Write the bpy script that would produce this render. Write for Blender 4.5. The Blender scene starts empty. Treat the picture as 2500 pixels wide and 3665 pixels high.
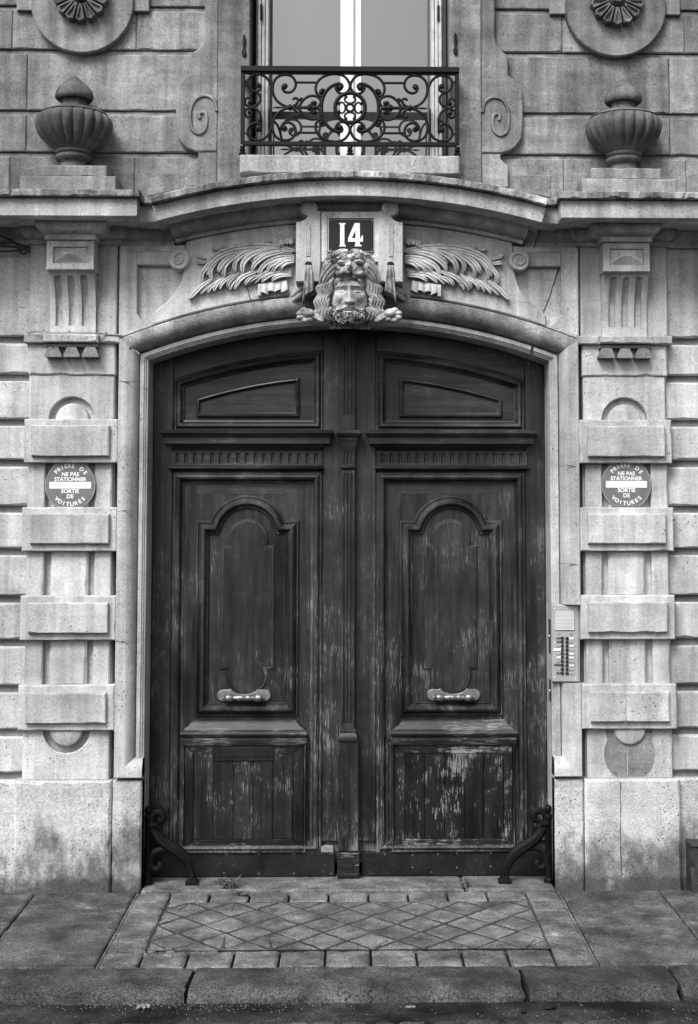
import bpy, bmesh, math, random
import numpy as np
from math import sin, cos, tan, pi, sqrt, radians, atan2, asin, acos, exp
from mathutils import Matrix, Vector

random.seed(14)
rng = random.Random(7)
scene = bpy.context.scene
COL = scene.collection

# ------------------------------------------------------------------ camera
cam_data = bpy.data.cameras.new('camera')
cam = bpy.data.objects.new('camera', cam_data)
COL.objects.link(cam)
CAM = (0.0179, -8.4, 2.0769)
cam.location = CAM
cam.rotation_euler = (radians(94.0), 0.0, radians(-1.1))
cam_data.sensor_width = 36.0
cam_data.lens = 50.05
cam_data.shift_x = -0.0299
cam_data.shift_y = -0.0787
cam_data.clip_start = 0.05
cam_data.clip_end = 500.0
scene.camera = cam

# ------------------------------------------------------------------ sky, sun, exposure (overcast daylight, black and white)
SUN_EL = radians(48)
SUN_AZ = radians(208)          # clockwise from +Y: in front of the facade, to its left
world = bpy.data.worlds.new('World')
scene.world = world
world.use_nodes = True
wn = world.node_tree
bg = wn.nodes['Background']
sky = wn.nodes.new('ShaderNodeTexSky')
sky.sky_type = 'NISHITA'
sky.sun_disc = False
sky.sun_elevation = SUN_EL
sky.sun_rotation = SUN_AZ
sky.air_density = 1.0
sky.dust_density = 5.0
grey = wn.nodes.new('ShaderNodeRGBToBW')
wn.links.new(sky.outputs[0], grey.inputs[0])
wn.links.new(grey.outputs[0], bg.inputs[0])
bg.inputs[1].default_value = 0.10

sun_data = bpy.data.lights.new('sun', 'SUN')
sun_data.energy = 1.5
sun_data.angle = radians(22)
sun_data.color = (1, 1, 1)
sun = bpy.data.objects.new('sun', sun_data)
COL.objects.link(sun)
sd = Vector((sin(SUN_AZ) * cos(SUN_EL), cos(SUN_AZ) * cos(SUN_EL), sin(SUN_EL)))
sun.rotation_euler = (-sd).to_track_quat('-Z', 'Y').to_euler()
sun.location = sd * 20

scene.view_settings.view_transform = 'Standard'
scene.view_settings.look = 'None'
scene.view_settings.gamma = 1.0
scene.view_settings.exposure = 1.12
scene.cycles.max_bounces = 4
scene.cycles.diffuse_bounces = 3
scene.cycles.glossy_bounces = 2
scene.cycles.transmission_bounces = 0
scene.cycles.caustics_reflective = False
scene.cycles.caustics_refractive = False

# ------------------------------------------------------------------ survey helper: a point measured on the photograph, on the plane Y
_th, _ps = radians(4.0), radians(1.1)
_fw = (sin(_ps) * cos(_th), cos(_ps) * cos(_th), sin(_th))
_rt = (cos(_ps), -sin(_ps), 0.0)
_up = (_rt[1] * _fw[2] - _rt[2] * _fw[1], _rt[2] * _fw[0] - _rt[0] * _fw[2], _rt[0] * _fw[1] - _rt[1] * _fw[0])
def at(px, py, Y):
    a = (px - 862.0) / 3231.0
    b = -(py - 979.0) / 3231.0
    v = [_fw[i] + _rt[i] * a + _up[i] * b for i in range(3)]
    t = (Y - CAM[1]) / v[1]
    return (CAM[0] + v[0] * t, CAM[2] + v[2] * t)
def R(px0, py0, px1, py1, Y):
    mx, my = (px0 + px1) / 2, (py0 + py1) / 2
    return at(px0, my, Y)[0], at(px1, my, Y)[0], at(mx, py1, Y)[1], at(mx, py0, Y)[1]

# ------------------------------------------------------------------ mesh helpers
def area2(p):
    return sum(p[i][0] * p[(i + 1) % len(p)][1] - p[(i + 1) % len(p)][0] * p[i][1] for i in range(len(p)))
def ccw(p):
    p = list(p)
    return p if area2(p) > 0 else p[::-1]
def inset(poly, d):
    n = len(poly); out = []
    for i in range(n):
        di = d[i] if isinstance(d, list) else d
        x0, y0 = poly[i - 1]; x1, y1 = poly[i]; x2, y2 = poly[(i + 1) % n]
        ax, ay = x1 - x0, y1 - y0; bx_, by_ = x2 - x1, y2 - y1
        la = sqrt(ax * ax + ay * ay) or 1e-9; lb = sqrt(bx_ * bx_ + by_ * by_) or 1e-9
        nx, ny = -ay / la - by_ / lb, ax / la + bx_ / lb
        l2 = nx * nx + ny * ny
        if l2 < 1e-6:
            out.append((x1 - ay / la * di, y1 + ax / la * di)); continue
        k = min(2.0 / l2, 2.5)
        out.append((x1 + nx * k * di, y1 + ny * k * di))
    return out
def subdiv(poly, seg):
    out = []
    n = len(poly)
    for i in range(n):
        a, b = poly[i], poly[(i + 1) % n]
        L = sqrt((a[0] - b[0]) ** 2 + (a[1] - b[1]) ** 2)
        k = max(1, int(L / seg))
        for j in range(k):
            t = j / k
            out.append((a[0] + (b[0] - a[0]) * t, a[1] + (b[1] - a[1]) * t))
    return out
def smooth_path(pts, n=6, closed=False):
    P = [np.array(p, float) for p in pts]
    m = len(P); out = []
    rngi = range(m) if closed else range(m - 1)
    for i in rngi:
        p1, p2 = P[i], P[(i + 1) % m]
        p0 = P[i - 1] if (i > 0 or closed) else 2 * p1 - p2
        p3 = P[(i + 2) % m] if (closed or i + 2 < m) else 2 * p2 - p1
        for j in range(n):
            t = j / n
            out.append(tuple(0.5 * ((2 * p1) + (-p0 + p2) * t + (2 * p0 - 5 * p1 + 4 * p2 - p3) * t * t + (-p0 + 3 * p1 - 3 * p2 + p3) * t ** 3)))
    if not closed: out.append(tuple(P[-1]))
    return out
def arc(cx, cz, r, a0, a1, n):
    return [(cx + r * cos(a0 + (a1 - a0) * i / n), cz + r * sin(a0 + (a1 - a0) * i / n)) for i in range(n + 1)]
def arcX(zc, r, x0, x1, n):
    """points of the circle centred (0, zc) between two X values (upper half)"""
    return [(x, zc + sqrt(max(r * r - x * x, 0))) for x in [x0 + (x1 - x0) * i / n for i in range(n + 1)]]
def circle(cx, cz, r, n=32, rz=None):
    rz = rz or r
    return [(cx + r * cos(2 * pi * i / n), cz + rz * sin(2 * pi * i / n)) for i in range(n)]

class MB:
    DY = 0.0                      # set while a group is built standing further out
    def __init__(self, mir=False):
        self.v = []; self.f = []; self.mir = mir; self.alt = None
    def add(self, verts, faces):
        b = len(self.v)
        s = -1 if self.mir else 1
        self.v += [(s * x, y + MB.DY, z) for x, y, z in verts]
        self.f += [tuple(b + i for i in (q[::-1] if self.mir else q)) for q in faces]
        return self
    def prism(self, poly, yf, yb, bev=0.005, chip=0.0, back=False, seg=0.05):
        poly = ccw(poly)
        if chip: poly = subdiv(poly, seg)
        n = len(poly)
        if chip:
            b1 = []
            for i in range(n):
                r = rng.random()
                b1.append(bev * (0.7 + 0.6 * rng.random()) + (chip * rng.random() if r > 0.8 else 0))
            inner = inset(poly, b1)
            dep = [min(b1[i], abs(yb - yf) * 0.8) for i in range(n)]
        else:
            inner = inset(poly, bev) if bev else poly
            dep = [min(bev, abs(yb - yf) * 0.8)] * n
        vs = [(x, yf, z) for x, z in inner]
        fs = [tuple(range(n))]
        k = 0
        if bev:
            vs += [(poly[i][0], yf + dep[i], poly[i][1]) for i in range(n)]
            fs += [(i, n + i, n + (i + 1) % n, (i + 1) % n) for i in range(n)]
            k = n
        vs += [(x, yb, z) for x, z in poly]
        fs += [(k + i, k + n + i, k + n + (i + 1) % n, k + (i + 1) % n) for i in range(n)]
        if back: fs.append(tuple(k + n + i for i in range(n))[::-1])
        return self.add(vs, fs)
    def box(self, x0, x1, z0, z1, yf, yb, bev=0.005, chip=0.0, seg=0.06, back=False):
        if x0 > x1: x0, x1 = x1, x0
        if z0 > z1: z0, z1 = z1, z0
        return self.prism([(x0, z0), (x1, z0), (x1, z1), (x0, z1)], yf, yb, bev, chip, back, seg)
    def sweep(self, path, prof, closed=False, caps=True):
        n = len(path); m = len(prof); vs = []; fs = []
        for i in range(n):
            p = path[i]
            if closed or 0 < i < n - 1:
                a = path[i - 1]; c = path[(i + 1) % n]
                d1 = np.array([p[0] - a[0], p[1] - a[1]]); d2 = np.array([c[0] - p[0], c[1] - p[1]])
                d1 = d1 / (np.linalg.norm(d1) or 1e-9); d2 = d2 / (np.linalg.norm(d2) or 1e-9)
                nn = np.array([-d1[1] - d2[1], d1[0] + d2[0]])
                l2 = nn @ nn
                nn = nn * min(2.0 / max(l2, 1e-6), 3.0)
            else:
                a, c = (p, path[1]) if i == 0 else (path[i - 1], p)
                d = np.array([c[0] - a[0], c[1] - a[1]]); d = d / (np.linalg.norm(d) or 1e-9)
                nn = np.array([-d[1], d[0]])
            for u, y in prof:
                vs.append((p[0] + nn[0] * u, y, p[1] + nn[1] * u))
        for i in range(n if closed else n - 1):
            j = (i + 1) % n
            for k in range(m - 1):
                fs.append((i * m + k, j * m + k, j * m + k + 1, i * m + k + 1))
        if caps and not closed:
            fs.append(tuple(range(m))); fs.append(tuple((n - 1) * m + k for k in range(m))[::-1])
        return self.add(vs, fs)
    def lathe(self, prof, c, seg=24, a0=0.0, a1=2 * pi, rib=None, axis='z'):
        """prof: (r, h) along the axis; c: centre"""
        full = abs(a1 - a0 - 2 * pi) < 1e-6
        ns = seg if full else seg + 1
        vs = []; fs = []
        for r, h in prof:
            for i in range(ns):
                a = a0 + (a1 - a0) * i / seg
                rr = r * (rib(a, h) if rib else 1)
                if axis == 'z': vs.append((c[0] + rr * cos(a), c[1] + rr * sin(a), c[2] + h))
                elif axis == 'x': vs.append((c[0] + h, c[1] + rr * cos(a), c[2] + rr * sin(a)))
                else: vs.append((c[0] + rr * cos(a), c[1] + h, c[2] + rr * sin(a)))
        for k in range(len(prof) - 1):
            for i in range(seg):
                j = (i + 1) % ns
                fs.append((k * ns + i, k * ns + j, (k + 1) * ns + j, (k + 1) * ns + i))
        if full:
            if prof[0][0] > 1e-4: fs.append(tuple(range(ns))[::-1])
            if prof[-1][0] > 1e-4: fs.append(tuple((len(prof) - 1) * ns + i for i in range(ns)))
        return self.add(vs, fs)
    def tube(self, pts, r, seg=6, flat=1.0, cap=True):
        pts = [Vector(p) for p in pts]
        n = len(pts)
        rs = r if isinstance(r, (list, tuple)) else [r] * n
        vs = []; fs = []
        prev = None
        for i in range(n):
            t = (pts[min(i + 1, n - 1)] - pts[max(i - 1, 0)])
            if t.length < 1e-9: t = Vector((1, 0, 0))
            t.normalize()
            if prev is None:
                ref = Vector((0, 1, 0)) if abs(t.y) < 0.9 else Vector((1, 0, 0))
                nrm = (ref - t * ref.dot(t)).normalized()
            else:
                nrm = prev - t * prev.dot(t)
                nrm = nrm.normalized() if nrm.length > 1e-6 else Vector((0, 1, 0))
            prev = nrm
            b = t.cross(nrm)
            for k in range(seg):
                a = 2 * pi * (k + 0.5) / seg
                vs.append(tuple(pts[i] + nrm * (cos(a) * rs[i] * flat) + b * (sin(a) * rs[i])))
        for i in range(n - 1):
            for k in range(seg):
                j = (k + 1) % seg
                fs.append((i * seg + k, i * seg + j, (i + 1) * seg + j, (i + 1) * seg + k))
        if cap:
            fs.append(tuple(range(seg))[::-1]); fs.append(tuple((n - 1) * seg + k for k in range(seg)))
        return self.add(vs, fs)
    def ball(self, c, r, seg=10, rings=6, sq=(1, 1, 1)):
        vs = []; fs = []
        for i in range(rings + 1):
            t = pi * i / rings
            for k in range(seg):
                a = 2 * pi * k / seg
                vs.append((c[0] + r * sq[0] * sin(t) * cos(a), c[1] + r * sq[1] * sin(t) * sin(a), c[2] + r * sq[2] * cos(t)))
        for i in range(rings):
            for k in range(seg):
                j = (k + 1) % seg
                fs.append((i * seg + k, i * seg + j, (i + 1) * seg + j, (i + 1) * seg + k))
        return self.add(vs, fs)
    def layers(self, x0, x1, prof, yback, chip=0):
        """horizontal moulding with returned ends; prof: (z, y_front, end projection)"""
        vs = []; fs = []
        for z, yf, e in prof:
            vs += [(x0 - e, yback, z), (x0 - e, yf, z), (x1 + e, yf, z), (x1 + e, yback, z)]
        for k in range(len(prof) - 1):
            for i in range(3):
                fs.append((k * 4 + i, k * 4 + i + 1, k * 4 + i + 5, k * 4 + i + 4))
        fs.append((3, 2, 1, 0)); b = (len(prof) - 1) * 4
        fs.append((b, b + 1, b + 2, b + 3))
        return self.add(vs, fs)
    def grid(self, xs, zs, yfun, yback=None):
        nx, nz = len(xs), len(zs)
        vs = [(x, yfun(x, z), z) for z in zs for x in xs]
        fs = [(j * nx + i, j * nx + i + 1, (j + 1) * nx + i + 1, (j + 1) * nx + i) for j in range(nz - 1) for i in range(nx - 1)]
        if yback is not None:
            rim = [i for i in range(nx)] + [j * nx + nx - 1 for j in range(1, nz)] + [(nz - 1) * nx + i for i in range(nx - 2, -1, -1)] + [j * nx for j in range(nz - 2, 0, -1)]
            b = len(vs)
            vs += [(vs[i][0], yback, vs[i][2]) for i in rim]
            m = len(rim)
            fs += [(rim[k], b + k, b + (k + 1) % m, rim[(k + 1) % m]) for k in range(m)]
        return self.add(vs, fs)
    def build(self, name, material, parent=None, smooth=None, fix=True):
        me = bpy.data.meshes.new(name)
        me.from_pydata(self.v, [], self.f)
        if fix:
            bm = bmesh.new(); bm.from_mesh(me)
            bmesh.ops.recalc_face_normals(bm, faces=bm.faces)
            bm.to_mesh(me); bm.free()
        me.materials.append(MAT[material])
        if self.alt:
            me.materials.append(MAT[self.alt[0]])
            for p in me.polygons:
                if self.alt[1](p.index): p.material_index = 1
        if smooth:
            me.polygons.foreach_set('use_smooth', [True] * len(me.polygons))
            me.set_sharp_from_angle(angle=radians(smooth))
        me.update()
        return link(name, me, parent)

def link(name, me, parent=None):
    o = bpy.data.objects.new(name, me)
    COL.objects.link(o)
    if parent is not None:
        o.parent = parent
        if parent.get('_base'):
            o.matrix_parent_inverse = Matrix.Translation([-c for c in parent['_base']])
    return o
def tag(o, label, cat, group=None):
    o['label'] = label; o['category'] = cat
    if group: o['group'] = group
    return o
def thing(name, label, cat, loc=(0, 0, 0), group=None):
    o = bpy.data.objects.new(name, None)
    COL.objects.link(o)
    o.empty_display_size = 0.1
    o.location = loc
    o['_base'] = list(loc)
    return tag(o, label, cat, group)
def struct(o):
    o['kind'] = 'structure'
    return o

# ------------------------------------------------------------------ procedural materials (grey: the photograph is black and white)
MAT = {}
class NT:
    def __init__(self, name):
        m = bpy.data.materials.new(name); m.use_nodes = True
        MAT[name] = m
        self.t = m.node_tree
        self.b = self.t.nodes['Principled BSDF']
        self.pos = self.new('ShaderNodeNewGeometry').outputs['Position']
        self.rnd = self.new('ShaderNodeObjectInfo').outputs['Random']
    def new(self, typ): return self.t.nodes.new(typ)
    def put(self, sock, v):
        if hasattr(v, 'is_linked') or hasattr(v, 'links'): self.t.links.new(v, sock)
        elif sock.type == 'RGBA': sock.default_value = (v, v, v, 1)
        else: sock.default_value = v
    def m(self, op, a, b=0.0, clamp=False):
        n = self.new('ShaderNodeMath'); n.operation = op; n.use_clamp = clamp
        self.put(n.inputs[0], a); self.put(n.inputs[1], b)
        return n.outputs[0]
    def vec(self, scale=(1, 1, 1), shift=True, rot=(0, 0, 0)):
        src = self.pos
        if shift:
            a = self.new('ShaderNodeVectorMath'); a.operation = 'ADD'
            self.t.links.new(self.pos, a.inputs[0])
            k = self.m('MULTIPLY', self.rnd, 37.0)
            self.t.links.new(k, a.inputs[1])
            src = a.outputs[0]
        mp = self.new('ShaderNodeMapping')
        self.t.links.new(src, mp.inputs[0])
        mp.inputs['Scale'].default_value = scale
        mp.inputs['Rotation'].default_value = rot
        return mp.outputs[0]
    def noise(self, vec, scale, detail=4.0, rough=0.6, dist=0.0):
        n = self.new('ShaderNodeTexNoise')
        self.t.links.new(vec, n.inputs['Vector'])
        n.inputs['Scale'].default_value = scale; n.inputs['Detail'].default_value = detail
        n.inputs['Roughness'].default_value = rough; n.inputs['Distortion'].default_value = dist
        return n.outputs[0]
    def voro(self, vec, scale, feature='F1'):
        n = self.new('ShaderNodeTexVoronoi'); n.feature = feature
        self.t.links.new(vec, n.inputs['Vector']); n.inputs['Scale'].default_value = scale
        return n.outputs['Distance']
    def rng(self, v, a, b, lo, hi, smooth=False):
        n = self.new('ShaderNodeMapRange')
        n.interpolation_type = 'SMOOTHSTEP' if smooth else 'LINEAR'
        self.put(n.inputs[0], v)
        for i, q in enumerate((a, b, lo, hi)): self.put(n.inputs[i + 1], q)
        return n.outputs[0]
    def z(self):
        s = self.new('ShaderNodeSeparateXYZ'); self.t.links.new(self.pos, s.inputs[0]); return s.outputs[2]
    def mul(self, *a):
        r = a[0]
        for q in a[1:]: r = self.m('MULTIPLY', r, q)
        return r
    def mix(self, f, a, b):
        n = self.new('ShaderNodeMix'); n.data_type = 'FLOAT'
        self.put(n.inputs[0], f); self.put(n.inputs[2], a); self.put(n.inputs[3], b)
        return n.outputs[0]
    def bump(self, h, strength=0.3, dist=0.01):
        n = self.new('ShaderNodeBump'); n.inputs['Strength'].default_value = strength; n.inputs['Distance'].default_value = dist
        self.t.links.new(h, n.inputs['Height'])
        self.t.links.new(n.outputs[0], self.b.inputs['Normal'])
    def out(self, col, rough, spec=0.3, metal=0.0):
        self.put(self.b.inputs['Base Color'], col)
        self.put(self.b.inputs['Roughness'], rough)
        self.b.inputs['Specular IOR Level'].default_value = spec
        self.b.inputs['Metallic'].default_value = metal

def stone(name, base, mott=0.5, pits=0.7, rnd=0.16, streak=0.25, grime=0.35, bump=0.45, light=0.12, splash=False, grimescale=1.3, crunch=None):
    n = NT(name)
    v = n.vec(); vw = n.vec(shift=False)
    big = n.noise(vw, grimescale, 3, 0.6)
    med = n.noise(v, 9.0, 5, 0.68)
    fine = n.noise(v, 85.0, 2, 0.75)
    st = n.noise(n.vec((11, 11, 0.8)), 1.0, 3, 0.65)
    lay = n.noise(n.vec((1.2, 1.2, 16)), 1.0, 3, 0.65)
    pm = n.rng(n.noise(v, 3.2, 2, 0.6), 0.5, 0.7, 0.0, 1.0)
    pv = n.m('ADD', n.voro(v, 48.0), n.rng(fine, 0.3, 0.7, -0.16, 0.16))
    pit = n.mul(n.rng(pv, 0.10, 0.24, 1.0, 0.0), pm)
    lp = n.m('ADD', n.m('MULTIPLY', med, 0.7), n.m('MULTIPLY', lay, 0.3))
    c = n.mul(base,
              n.rng(n.rnd, 0, 1, 1 - rnd, 1 + rnd),
              n.rng(big, 0.36, 0.66, 1 - grime, 1 + grime * 0.4),
              n.rng(med, 0.3, 0.7, 1 - mott * 0.36, 1 + mott * 0.32),
              n.rng(fine, 0.25, 0.75, 1 - (crunch or mott * 0.4), 1 + (crunch or mott * 0.4)),
              n.rng(st, 0.35, 0.7, 1 + streak * 0.2, 1 - streak * 0.8),
              n.rng(lay, 0.35, 0.7, 1.0 + 0.1 * mott, 1 - 0.22 * mott),
              n.rng(lp, 0.60, 0.72, 1.0, 1 + light),
              n.m('SUBTRACT', 1.0, n.m('MULTIPLY', pit, pits)))
    if splash:
        zz = n.m('ADD', n.z(), n.rng(n.noise(n.vec((2.2, 2.2, 1.3), shift=False), 1.7, 6, 0.7), 0.3, 0.7, -0.3, 0.3))
        s1 = n.rng(zz, 0.0, 0.40, 0.26, 1.0, True)
        zb = n.m('ADD', n.z(), n.rng(n.noise(vw, 14, 4, 0.6), 0.3, 0.7, -0.025, 0.025))
        s2 = n.rng(zb, 0.06, 0.085, 0.6, 1.0)
        c = n.mul(c, s1, s2)
    n.out(c, n.rng(med, 0.3, 0.7, 0.75, 0.95), 0.2)
    h = n.m('ADD', n.m('MULTIPLY', fine, 0.8), n.m('MULTIPLY', pit, -0.9))
    n.bump(h, bump, 0.008)

stone('limestone', 0.50, mott=0.42, pits=0.85, rnd=0.11, streak=0.45, grime=0.26, light=0.06, crunch=0.22)
stone('limestone_trim', 0.42, mott=0.5, pits=0.7, rnd=0.07, streak=0.5, grime=0.28, light=0.1, crunch=0.32)
stone('limestone_soot', 0.265, mott=0.85, pits=0.7, rnd=0.17, streak=0.6, grime=0.38, light=0.5)
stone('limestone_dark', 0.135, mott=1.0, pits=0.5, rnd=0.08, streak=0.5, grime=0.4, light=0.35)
stone('limestone_plinth', 0.46, mott=0.5, crunch=0.4, pits=0.9, rnd=0.05, streak=0.2, grime=0.25, splash=True, bump=0.6)
stone('carved_stone', 0.42, mott=0.9, pits=0.35, rnd=0.1, streak=0.25, grime=0.6, bump=0.4, grimescale=13)
stone('limestone_hood', 0.36, mott=0.8, pits=0.9, rnd=0.03, streak=0.5, grime=0.5, light=0.15, crunch=0.4, grimescale=2.2)
stone('carved_leaf', 0.50, mott=0.6, pits=0.3, rnd=0.08, streak=0.15, grime=0.25, bump=0.3, grimescale=5)
stone('cornice_lip', 0.40, mott=1.1, pits=0.6, rnd=0.1, streak=1.1, grime=0.7, light=1.1, bump=0.6, grimescale=3)
stone('mortar', 0.22, mott=0.5, pits=0.3, rnd=0.0)
stone('granite', 0.095, mott=1.4, pits=0.7, rnd=0.12, streak=0.0, grime=0.55, bump=0.9, light=0.9, grimescale=3.2, crunch=0.8)
stone('granite_light', 0.15, mott=1.3, pits=0.5, rnd=0.08, streak=0.0, grime=0.5, bump=0.8, light=0.8, grimescale=4, crunch=0.7)
stone('kerb_granite', 0.064, mott=1.3, pits=0.95, rnd=0.14, streak=0.0, grime=0.55, bump=1.0, light=1.0, grimescale=3, crunch=0.95)
stone('asphalt', 0.026, mott=1.4, pits=0.9, rnd=0.0, streak=0.0, grime=0.9, bump=1.0, light=1.5, grimescale=3.5, crunch=1.0)
stone('joint_dirt', 0.013, mott=0.8, pits=0.5, rnd=0.0, bump=0.8)
stone('limestone_stain_shade', 0.22, mott=0.9, pits=0.9, rnd=0.0, streak=0.2, grime=0.3)  # real stain on the patch; dirt plus painted ledge shade on regula and guttae
stone('mortar_bed', 0.05, mott=0.9, pits=0.5, rnd=0.0, bump=0.8)
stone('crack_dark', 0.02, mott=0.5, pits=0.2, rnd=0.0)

def wood(name, base, vertical=True, wear=0.5, lowbias=0.35, bare=0.26, patch=0.14, pscale=2.6):
    n = NT(name)
    s = (26, 26, 0.9) if vertical else (0.9, 26, 26)
    s2 = (240, 240, 12) if vertical else (12, 240, 240)
    s3 = (7, 7, 1.0) if vertical else (1.0, 7, 7)
    g = n.noise(n.vec(s), 1.0, 3, 0.65, 0.3)
    fl = n.noise(n.vec(s2), 1.0, 2, 0.6, 0.2)
    pa = n.noise(n.vec(s3), 1.0, 4, 0.68)
    big = n.noise(n.vec(shift=False), pscale, 5, 0.72)
    w = n.m('ADD', n.m('ADD', n.rng(big, 0.35, 0.65, -patch, patch), n.rng(n.z(), 0.1, 2.6, lowbias * 0.2, -0.07)), n.rng(pa, 0.3, 0.7, -0.07, 0.07))
    mask = n.rng(n.m('ADD', fl, w), 0.655, 0.70, 0.0, wear)
    dots = n.noise(n.vec((1, 1, 1)), 60, 2, 0.7)
    d2 = n.rng(n.m('ADD', dots, n.m('MULTIPLY', w, 0.35)), 0.72, 0.76, 0.0, 0.7 * wear)
    paint = n.mul(base, n.rng(g, 0.3, 0.7, 0.45, 1.6), n.rng(pa, 0.3, 0.7, 0.4, 1.9), n.rng(big, 0.35, 0.65, 0.5, 1.6), n.rng(n.rnd, 0, 1, 0.85, 1.15), n.rng(fl, 0.3, 0.7, 0.7, 1.3))
    c = n.mix(mask, paint, n.m('MULTIPLY', bare, n.rng(g, 0.3, 0.7, 0.5, 1.2)))
    c = n.mix(d2, c, bare)
    n.out(c, n.rng(pa, 0.3, 0.7, 0.28, 0.6), 0.34)
    n.bump(n.m('ADD', n.m('MULTIPLY', g, 0.6), n.m('ADD', n.m('MULTIPLY', fl, 0.5), n.m('MULTIPLY', mask, -0.4))), 0.35, 0.004)
wood('oak_vertical', 0.015, True, 0.8, 0.35, 0.16)
wood('oak_horizontal', 0.015, False, 0.7, 0.3, 0.14)
wood('oak_moulding', 0.018, True, 0.7, 0.5, 0.2)
wood('oak_moulding_h', 0.020, False, 0.7, 0.5, 0.2)
wood('oak_worn', 0.008, True, 0.85, 0.34, 0.24, 0.22, 5.5)
wood('oak_worn_h', 0.010, False, 0.85, 0.55, 0.25, 0.24, 5.5)
wood('oak_dark', 0.008, True, 0.8, -0.25, 0.2, 0.17, 5)
wood('oak_dark_h', 0.008, False, 0.7, -0.2, 0.2, 0.17, 5)

def plain(name, col, rough, spec=0.4, metal=0.0, var=0.25, scale=25, bump=0.15, fleck=0.0, fleckcol=0.4):
    n = NT(name)
    v = n.vec(shift=False)
    a = n.noise(v, scale, 5, 0.65)
    b = n.noise(v, scale * 6, 3, 0.65)
    c = n.mul(col, n.rng(a, 0.3, 0.7, 1 - var, 1 + var), n.rng(b, 0.3, 0.7, 1 - var * 0.5, 1 + var * 0.5))
    if fleck:
        c = n.mix(n.rng(n.m('ADD', n.m('MULTIPLY', a, 0.5), n.m('MULTIPLY', b, 0.5)), 0.60, 0.64, 0, fleck), c, fleckcol)
    n.out(c, n.rng(a, 0.3, 0.7, max(rough - 0.1, 0.02), rough + 0.12), spec, metal)
    n.bump(b, bump, 0.003)
plain('wrought_iron', 0.003, 0.5, 0.2, 0.0, 0.5, 30, 0.4, 0.25, 0.06)
plain('painted_iron', 0.004, 0.6, 0.15, 0.0, 0.5, 18, 0.3, 0.3, 0.08)
plain('kick_plate_metal', 0.006, 0.5, 0.3, 0.0, 0.6, 9, 0.3, 0.25, 0.09)
plain('white_paint', 0.72, 0.4, 0.4, 0, 0.04, 8, 0.03)
plain('old_white_paint', 0.48, 0.65, 0.3, 0, 0.25, 14, 0.4, 0.7, 0.07)
plain('sign_enamel', 0.13, 0.32, 0.5, 0, 0.16, 20, 0.05, 0.25, 0.3)
plain('sign_white', 0.80, 0.4, 0.4, 0, 0.05, 12, 0.03)
plain('plate_enamel', 0.014, 0.45, 0.2, 0, 0.25, 25, 0.04)
plain('plate_white', 0.82, 0.25, 0.5, 0, 0.03, 12, 0.02)
plain('sign_rim', 0.30, 0.5, 0.4, 0.2, 0.3, 30, 0.1)
plain('brushed_steel', 0.38, 0.42, 0.5, 0.35, 0.06, 12, 0.05)
plain('steel_bright', 0.62, 0.4, 0.5, 0.2, 0.06, 12, 0.03)
plain('black_plastic', 0.012, 0.3, 0.5, 0, 0.1, 30, 0.02)
plain('card_white', 0.7, 0.6, 0.3, 0, 0.1, 60, 0.02)
plain('card_grey', 0.30, 0.6, 0.3, 0, 0.25, 60, 0.02)
plain('card_dark', 0.05, 0.6, 0.3, 0, 0.25, 60, 0.02)
plain('worn_brass', 0.22, 0.45, 0.5, 0.8, 0.3, 40, 0.15)
plain('grey_cable', 0.22, 0.55, 0.4, 0, 0.2, 40, 0.05)
plain('dark_cable', 0.02, 0.5, 0.4, 0, 0.3, 40, 0.05)
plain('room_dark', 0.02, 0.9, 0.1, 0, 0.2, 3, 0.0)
plain('pale_curtain', 0.25, 0.9, 0.1, 0, 0.15, 3, 0.0)
plain('weed_green', 0.06, 0.7, 0.2, 0, 0.5, 60, 0.2)
plain('dry_weed', 0.12, 0.8, 0.2, 0, 0.4, 60, 0.2)
plain('litter_pale', 0.2, 0.8, 0.2, 0, 0.4, 60, 0.2)
plain('litter_dark', 0.01, 0.8, 0.2, 0, 0.4, 60, 0.2)
plain('worn_block', 0.03, 0.6, 0.3, 0, 0.6, 14, 0.5, 0.8, 0.35)
plain('screw_metal', 0.12, 0.4, 0.5, 0.5, 0.3, 80, 0.05)

def glass(name):
    n = NT(name)
    n.out(0.035, 0.02, 1.0)
    n.b.inputs['IOR'].default_value = 1.9
    w = n.noise(n.vec((1, 1, 1), shift=True), 1.6, 2, 0.5)
    n.bump(w, 0.02, 0.02)
glass('window_glass')

# ================================================================== THE FACADE
ZC = -0.099                       # centre of the door arch
facade = thing('stone_facade', 'pale limestone street facade with arched carriage entrance and rusticated courses', 'building', (0, 0.1, 0))
SIDES = (True, False)             # True: mirrored to the right

# --- wall core behind the dressed stones
core = MB()
for s in (-1, 1):
    core.box(s * 1.355, s * 3.4, -0.4, 3.9, 0.112, 0.6, 0)
    core.box(s * 0.605, s * 3.4, 3.9, 6.3, 0.135, 0.9, 0)
core.box(-0.605, 0.605, 3.9, 4.20, 0.135, 0.9, 0)
core.box(-0.605, 0.605, 6.0, 6.3, 0.135, 0.9, 0)
core.build('wall_core', 'mortar', facade)

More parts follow.
